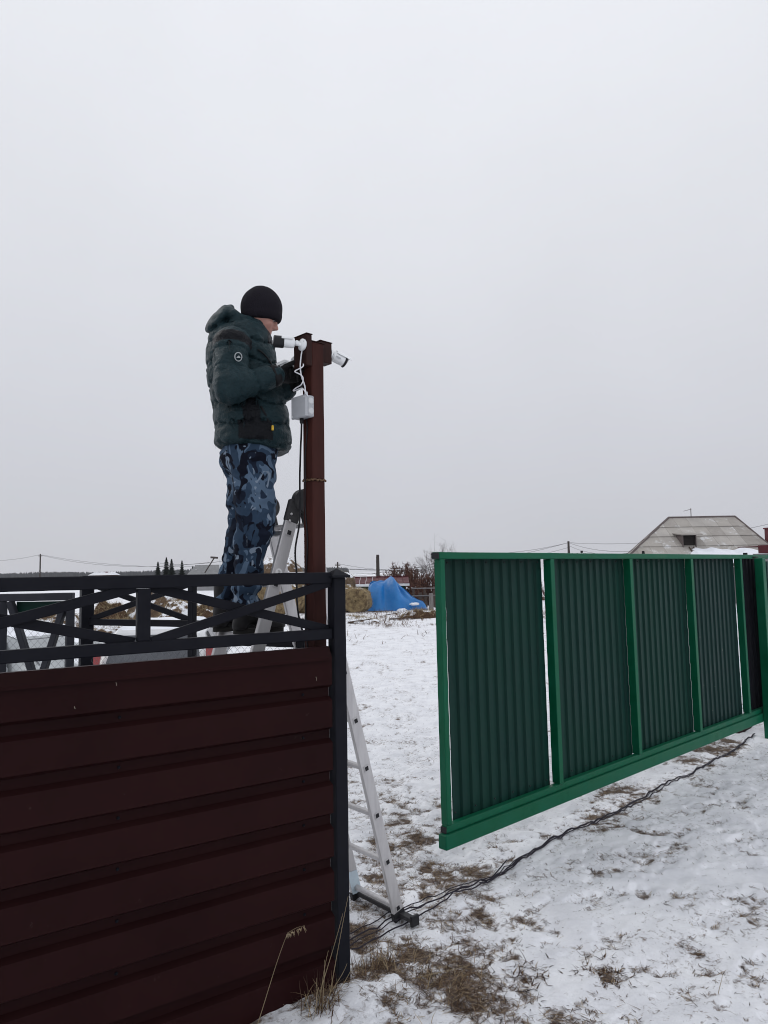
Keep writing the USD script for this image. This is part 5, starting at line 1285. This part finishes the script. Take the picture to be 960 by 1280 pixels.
def jacket(p, parts=False):
    d = jacket_torso(p)
    sr, h1, h2, d1, d2 = sleeve(p, J['rsh'], J['rel'], J['rwr'], (.10, .084, .060))
    sl, *_ = sleeve(p, J['lsh'], J['lel'], J['lwr'], (.10, .084, .060))
    d = smin(d, sr, .008); d = smin(d, sl, .010)
    col = np.minimum(ring(p, CRC, CRN, .088, .030), ring(p, CRC + CRN * .026 - np.array([.004, 0, .004]), CRN, .085, .026))
    tip = cone(p, W(334, 427, 0), W(340.5, 433.5, -.03), .022, .014)[0]
    col = np.minimum(col, tip)
    d = smin(d, col, .018)
    hood = ell(p, W(278.5, 402), (HE1, TL, HE2), (.108, .12, .068))
    q = p - W(286, 396)                                                   # folds of the hood
    hood = hood - .008 * np.sin((p - W(278, 402)) @ HE2 * 80 + 1.2 * np.sin((p @ TL) * 16))
    hood = smin(hood, ring(p, W(298, 404), norm(np.array([.60, .1, .79])), .098, .030), .012)
    d = smin(d, hood, .02)
    nz = fbm(p * np.array([9., 9., 13.]), 3, 17) - .5; n2 = np.abs(fbm(p * np.array([15., 15., 24.]), 2, 18) - .5)
    return d - .014 * nz + .022 * n2 - .003
def trousers(p):
    a, _ = cone(p, J['rhip'], J['rkn'], .128, .098); b, hb = cone(p, J['rkn'] + W(313, 676, -.10) - W(321, 664, -.10), J['rank'], .086, .071)
    c, _ = cone(p, J['lhip'], J['lkn'], .122, .096); e, he = cone(p, J['lkn'], J['lank'], .090, .068)
    f1 = .009 * np.sin(hb * 24 + 9 * noise(p * 7, 3)) * np.clip(hb * 1.7 - .25, .12, 1); f2 = .009 * np.sin(he * 24 + 9 * noise(p * 7, 4)) * np.clip(he * 1.7 - .25, .12, 1)
    d = smin(a, b - f1, .03); d2 = smin(c, e - f2, .03)
    pel = ell(p, W(312, 564), (TF, TL, Z), (.155, .185, .12))
    seat = ell(p, W(295, 577), (TF, TL, Z), (.085, .14, .085))
    d = np.minimum(d, d2 + .004); d = smin(d, pel, .05); d = smin(d, seat, .04)
    w = fbm(p * np.array([7., 7., 12.]), 3, 5) - .5
    n2 = np.abs(fbm(p * np.array([8., 8., 17.]), 2, 8) - .5)
    return d - .030 * w + .035 * n2 - .005
def body_field(p):
    sk = ell(p, hd(0, 0, 0), (HF, HL, HU), (.097, .077, .104))
    fc = ell(p, hd(.022, 0, -.062), (HF, HL, HU), (.078, .066, .095))
    d = smin(sk, fc, .03)
    jaw = ell(p, hd(.042, 0, -.118), (HF, HL, HU), (.056, .050, .045)); d = smin(d, jaw, .03)
    d = smin(d, ell(p, hd(.086, 0, -.148), (HF, HL, HU), (.022, .026, .018)), .02)
    d = smin(d, ell(p, hd(.086, 0, -.028), (HF, HL, HU), (.022, .05, .013)), .018)                 # brow
    for s in (-1, 1):
        d = smin_max(d, -(np.linalg.norm(p - hd(.104, s * .033, -.050), axis=-1) - .017), .010)      # eye sockets
        d = smin(d, ell(p, hd(.066, s * .043, -.082), (HF, HL, HU), (.026, .02, .022)), .02)         # cheekbone
        d = smin(d, ell(p, hd(-.012, s * .078, -.056), (norm(HF + HU * .25), HL, norm(HU - HF * .25)), (.018, .010, .032)), .006)  # ears
    d = smin(d, cone(p, hd(.096, 0, -.040), hd(.120, 0, -.080), .009, .0135)[0], .014)               # nose
    for s in (-1, 1): d = smin(d, cone(p, hd(.108, s * .011, -.088), hd(.100, s * .013, -.088), .009, .009)[0], .008)
    d = smin(d, cone(p, hd(.098, -.018, -.117), hd(.098, .018, -.117), .008, .008)[0], .008)        # lips
    d = smin(d, cone(p, hd(.096, -.016, -.129), hd(.096, .016, -.129), .0085, .0085)[0], .007)
    d = smin_max(d, -(cone(p, hd(.107, -.022, -.1225), hd(.107, .022, -.1225), .0035, .0035)[0]), .004)
    d = smin(d, cone(p, hd(-.02, 0, -.07), W(310, 428), .058, .062)[0], .03)
    d = smin(d, cone(p, W(308, 440), W(312, 540), .115, .12)[0], .06)
    for a, b, c in (('rsh', 'rel', 'rwr'), ('lsh', 'lel', 'lwr')):
        d = smin(d, cone(p, J[a], J[b], .058, .046)[0], .03); d = smin(d, cone(p, J[b], J[c], .046, .030)[0], .02)
    for a, b, c in (('rhip', 'rkn', 'rank'), ('lhip', 'lkn', 'lank')):
        d = smin(d, cone(p, J[a], J[b], .085, .06)[0], .03); d = smin(d, cone(p, J[b], J[c], .058, .042)[0], .02)
        d = smin(d, cone(p, J[c], J[c] + np.array([.03, .02, -.06]), .04, .035)[0], .02)
    return d
def narrow_nets(field, lo, hi, h):
    return surface_nets(field, lo, hi, h)
pbase = (J['rank'] + J['lank']) / 2; pbase[2] = SOLE - .017
PER = thing('person', 'person in teal padded jacket, black knit hat and blue camouflage trousers standing on the ladder', 'person', pbase)
lo = np.array([W(255, 400)[0], YM - .42, SOLE - .02]); hi = np.array([W(392, 400)[0], YM + .42, W(300, 352)[2]])
bm = relax(surface_nets(body_field, lo, hi, .0068), 2)
BODY = part(PER, 'body', bm, 'skin', True)
for s in (-1, 1):
    e = trimesh.creation.icosphere(2, .0125); e_ = part(BODY, 'eye', xf(e, np.eye(3), hd(.086, s * .033, -.050)), 'eye_white', True)
    part(BODY, 'iris', xf(trimesh.creation.icosphere(2, .0062), np.eye(3), hd(.0955, s * .033, -.0525)), 'glass_dark', True)
    part(BODY, 'eyebrow', tube([hd(.103, s * .016, -.026), hd(.101, s * .033, -.023), hd(.090, s * .050, -.028)], [.0035, .0045, .002], 6), 'knit_black', True)
jm = surface_nets(jacket, [W(252, 400)[0], YM - .40, W(300, 585)[2]], [W(372, 400)[0], YM + .40, W(300, 372)[2]], .0078)
jm = relax(jm, 2, .4)
def in_panel(P):
    """which quilted cells are sewn from black cloth"""
    u, v, z = torso_uv(P)
    sr, h1, h2, d1, d2 = sleeve(P, J['rsh'], J['rel'], J['rwr'], (.10, .084, .060)); tor = jacket_torso(P)
    lsl = sleeve(P, J['lsh'], J['lel'], J['lwr'], (.10, .084, .060))[0]
    arm = (sr < tor + .004); on_t = ~arm & (tor < .03) & (lsl > tor)
    f = np.zeros(len(P))
    ax = norm(J['rel'] - J['rsh']); along = (P - J['rsh']) @ ax
    f[arm & (d1 < d2) & (along > -.03) & (along < .034)] = 1
    zz = lambda y: W(310, y)[2]
    f[on_t & (v < 0) & (z < zz(534)) & (z > zz(557)) & (u > -.10) & (u < .085)] = 1
    f[on_t & (v < 0) & (z <= zz(506)) & (z > zz(534)) & (u > -.07) & (u < .025)] = 1
    f[on_t & (v >= 0) & (z <= zz(506)) & (z > zz(557)) & (u > -.09) & (u < .06)] = 1
    f[on_t & (u < -.12) & (z < zz(520)) & (z > zz(556))] = 0
    col = (P - W(331, 424)) @ norm(np.array([.7, 0, .3])); q = np.linalg.norm(P - W(334, 427, -.01), axis=1)
    f[(q < .062)] = 1
    arm_l = lsl < tor
    return f
pv = in_panel(jm[0])
JK = part(PER, 'jacket', jm, 'jacket_nylon', True, label='quilted teal jacket with black panels and a folded-back hood', prim_vars={'panel': pv})
part(PER, 'trousers', relax(surface_nets(trousers, [W(262, 600)[0], YM - .34, SOLE + .05], [W(360, 600)[0], YM + .36, W(300, 540)[2]], .0078), 1, .4), 'blue_camouflage', True)
# knit hat
zcut = W(327, 402.6)[2]
HATC = W(327, 385)
def hat(p):
    q = p - HATC; k = np.sqrt((q @ TF / .121) ** 2 + (q @ TL / .100) ** 2 + (np.where(q[..., 2] > 0, q[..., 2] / .1235, q[..., 2] / .155)) ** 2)
    d = (k - 1) * .105
    d = d - .004 * np.exp(-((p[..., 2] - W(327, 358)[2]) / .02) ** 2)
    roll_ = .0045 * np.clip(1 - np.abs(p[..., 2] - zcut - .022) / .024, 0, 1) ** .5
    d = d - roll_ - .006 * (fbm(p * 11, 3, 6) - .5)
    return smin_max(d, zcut - p[..., 2] + .06 * (q @ TF + .05) * 0, .008)
HAT = part(PER, 'hat', relax(surface_nets(hat, HATC - .145, HATC + .145, .006), 1), 'knit_black', True)
def hit(px, py, field=jacket):
    r = ray(px, py); t = np.linspace(3.3, 4.5, 1600); P = EYE + r * t[:, None]; d = field(P); i = int(np.argmax(d < 0))
    p = P[i]; e = .006; g = np.array([field((p + e * np.eye(3)[k])[None])[0] - field((p - e * np.eye(3)[k])[None])[0] for k in range(3)])
    return p, norm(g)
p_, n_ = hit(297.5, 446); F_ = frame(n_)
bx = norm(np.array([1, 0, 0]) - n_ * n_[0]); by = np.cross(n_, bx)
pts = [p_ + n_ * .003 + .0225 * (math.cos(a) * bx + math.sin(a) * by) for a in np.linspace(0, 2 * np.pi, 33)]
bd = part(JK, 'sleeve_badge', cat_mesh([tube(pts, .0028, 6, False)]), 'badge_grey', True, label='round pale ring badge')
mt = sg.Polygon([(-.013, -.006), (-.006, .003), (-.002, .0005), (.003, .007), (.008, .001), (.013, -.006)])
part(JK, 'badge_mark', extrude(mt, .0025, bx, by, p_ + n_ * .0025), 'badge_grey')
# pocket zip with its yellow pull, front zip, seams
def lay(path, r, name, m, lift=.002):
    P = np.array([hit(x, y)[0] + hit(x, y)[1] * lift for x, y in path]); part(JK, name, tube(spline(P, 24), r, 6), m, True)
lay([(326, 508), (331, 517), (336, 527), (340, 536)], .0065, 'pocket_zip', 'zip_black', .0)
p_, n_ = hit(340, 535); F_ = frame(n_)
part(JK, 'zip_pull', cat_mesh([xf(bbox((.008, .013, .019), .004), np.stack([n_, np.cross(Z, n_) / np.linalg.norm(np.cross(Z, n_)), Z], 1), p_ + n_ * .008 - Z * .006), lathe([(0, -.003), (.006, -.003), (.006, .003), (0, .003)], 10, n_, p_ + n_ * .007 + Z * .007)]), 'zip_yellow', 30)
lay([(322, 437), (331, 444), (337, 452), (341, 458)], .005, 'front_zip', 'zip_black', .001)

# gloves: palm, four bent fingers of different length and a thumb set low on the side
def glove(wr, d, across, curl, name, thumb_out=.7, spread=.10):
    d = norm(d); y = norm(across - d * np.dot(across, d)); n = np.cross(d, y)                 # n: out of the palm
    base = wr + d * .055
    S = [(wr - d * .035, wr + d * .03, .037, .034)]
    for k in (-.5, 0, .5):
        S.append((wr + d * .025 + y * .022 * k * 2, wr + d * .088 + y * .027 * k * 2, .021, .0185))
    lens = ((.046, .028, .022), (.050, .032, .024), (.047, .030, .023), (.036, .024, .020))
    for i, L in enumerate(lens):
        o = wr + d * (.092 - .006 * abs(i - 1.2)) + y * (.033 - .0225 * i); a = 0.0; dr = d + y * spread * (1.3 - i)
        for j, l in enumerate(L):
            a += curl[i][j]; v = norm(norm(dr) * math.cos(a) + n * math.sin(a)); e = o + v * l
            S.append((o, e, .0125 - .0012 * j, .0118 - .0012 * j)); o = e
    o = wr + d * .030 + y * .032 + n * .006; a = .25
    for l, da in ((.040, .1), (.032, .35), (.026, .3)):
        a += da * .5; v = norm(d * math.cos(a * .6) + y * thumb_out * (1 - a * .35) + n * math.sin(a)); e = o + v * l
        S.append((o, e, .0145, .0128)); o = e
    def f(p):
        r = None
        for i, (a_, b_, ra, rb) in enumerate(S):
            q = cone(p, a_, b_, ra, rb)[0]; r = q if r is None else smin(r, q, .010 if i < 4 else .0045)
        return r - .003 * (fbm(p * 40, 2, 3) - .5)
    P = np.array([q for s in S for q in s[:2]])
    return part(PER, name, relax(surface_nets(f, P.min(0) - .05, P.max(0) + .05, .004), 2), 'glove_black', True)
C1 = [(.55, .75, .5), (.6, .8, .5), (.65, .85, .5), (.75, .85, .5)]
C2 = [(.2, .35, .3), (.4, .6, .4), (.55, .7, .5), (.7, .8, .5)]
glove(J['rwr'] + norm(W(364, 466, -.07) - J['rwr']) * .02, W(368, 469, -.06) - J['rwr'], np.array([-.15, -.25, .95]), C1, 'glove', .45, .05)
glove(J['lwr'] + norm(W(372, 478, -.01) - J['lwr']) * .02, W(374, 478, -.01) - J['lwr'], np.array([-.1, .35, .9]), C2, 'glove', .6)
# gloves' gauntlets close over the cuffs
for w, e, r_ in (('rwr', 'rel', .062), ('lwr', 'lel', .060)):
    d = norm(J[w] - J[e]); part(JK, 'cuff', lathe([(.030, -.012), (r_ * .93, -.02), (r_ * .98, 0), (r_ * .92, .020), (r_ * .74, .032), (.030, .034)], 22, d, J[w] + d * .0), 'zip_black', True)
# boots, soles on the rung
def boot(an, fd, name='boot'):
    fd = norm(fd); sd = np.cross(Z, fd); a0 = an.copy(); h = SOLE
    heel = np.array([*(an - fd * .030)[:2], h + .045]); ball = np.array([*(an + fd * .125)[:2], h + .036]); toe = np.array([*(an + fd * .185)[:2], h + .034])
    def f(p):
        d = cone(p, an + Z * .10, an - Z * .02, .062, .058)[0]
        d = smin(d, cone(p, an - Z * .02, heel, .056, .046)[0], .03); d = smin(d, cone(p, an - Z * .02 + fd * .02, ball, .05, .046)[0], .04)
        d = smin(d, cone(p, ball + sd * .012, toe + sd * .008, .046, .040)[0], .02); d = smin(d, cone(p, ball - sd * .012, toe - sd * .008, .046, .040)[0], .02)
        return smin_max(d - .005 * (fbm(p * 16, 3, 2) - .5), h + .022 - p[..., 2], .006)
    lo_ = np.minimum(an - .12, toe - .09); lo_[2] = h - .01; hi_ = np.maximum(an + .12, toe + .09); hi_[2] = an[2] + .17
    b = part(PER, name, relax(surface_nets(f, lo_, hi_, .006), 1), 'boot_black', True)
    outl = []
    for t in np.linspace(0, 2 * np.pi, 30, endpoint=False):
        u, v = math.cos(t), math.sin(t); L = .125
        outl.append(((.075 + .145 * np.sign(u) * abs(u) ** .8), (.044 + .010 * np.clip(u, -1, 1)) * np.sign(v) * abs(v) ** .7))
    pg = sg.Polygon(outl).buffer(0)
    part(b, 'sole', extrude(pg, .024, fd, sd, np.array([an[0], an[1], h])), 'boot_sole')
    for i in range(5): part(b, 'lace', tube([an + fd * (.060 + .012 * i) + sd * .03 + Z * (.02 - .017 * i), an + fd * (.066 + .012 * i) + Z * (.028 - .017 * i), an + fd * (.060 + .012 * i) - sd * .03 + Z * (.02 - .017 * i)], .0028, 5), 'boot_sole')
FT = np.array([.86, .51, 0])
boot(np.array([*J['rank'][:2], max(J['rank'][2], SOLE + .09)]), FT); boot(np.array([*J['lank'][:2], max(J['lank'][2], SOLE + .09)]), norm(FT + [.1, .1, 0]))
# ------------------------------------------------------------------ thin winter haze over the whole place
usdkit.material(stage, '/World/Looks/winter_haze', {'v': ('principled_volume', {'color': (.90, .91, .95), 'density': .00013, 'anisotropy': .1})}, volume='v.volume')
MAT['winter_haze'] = UsdShade.Material.Get(stage, '/World/Looks/winter_haze')
hv = np.array([(x, y, z) for x in (-2900, 2900) for y in (-300, 3700) for z in (-2.5, 16)], float)
single('haze', trimesh.convex.convex_hull(hv), 'winter_haze', 'pale winter haze that fades the far treeline', kind='stuff')
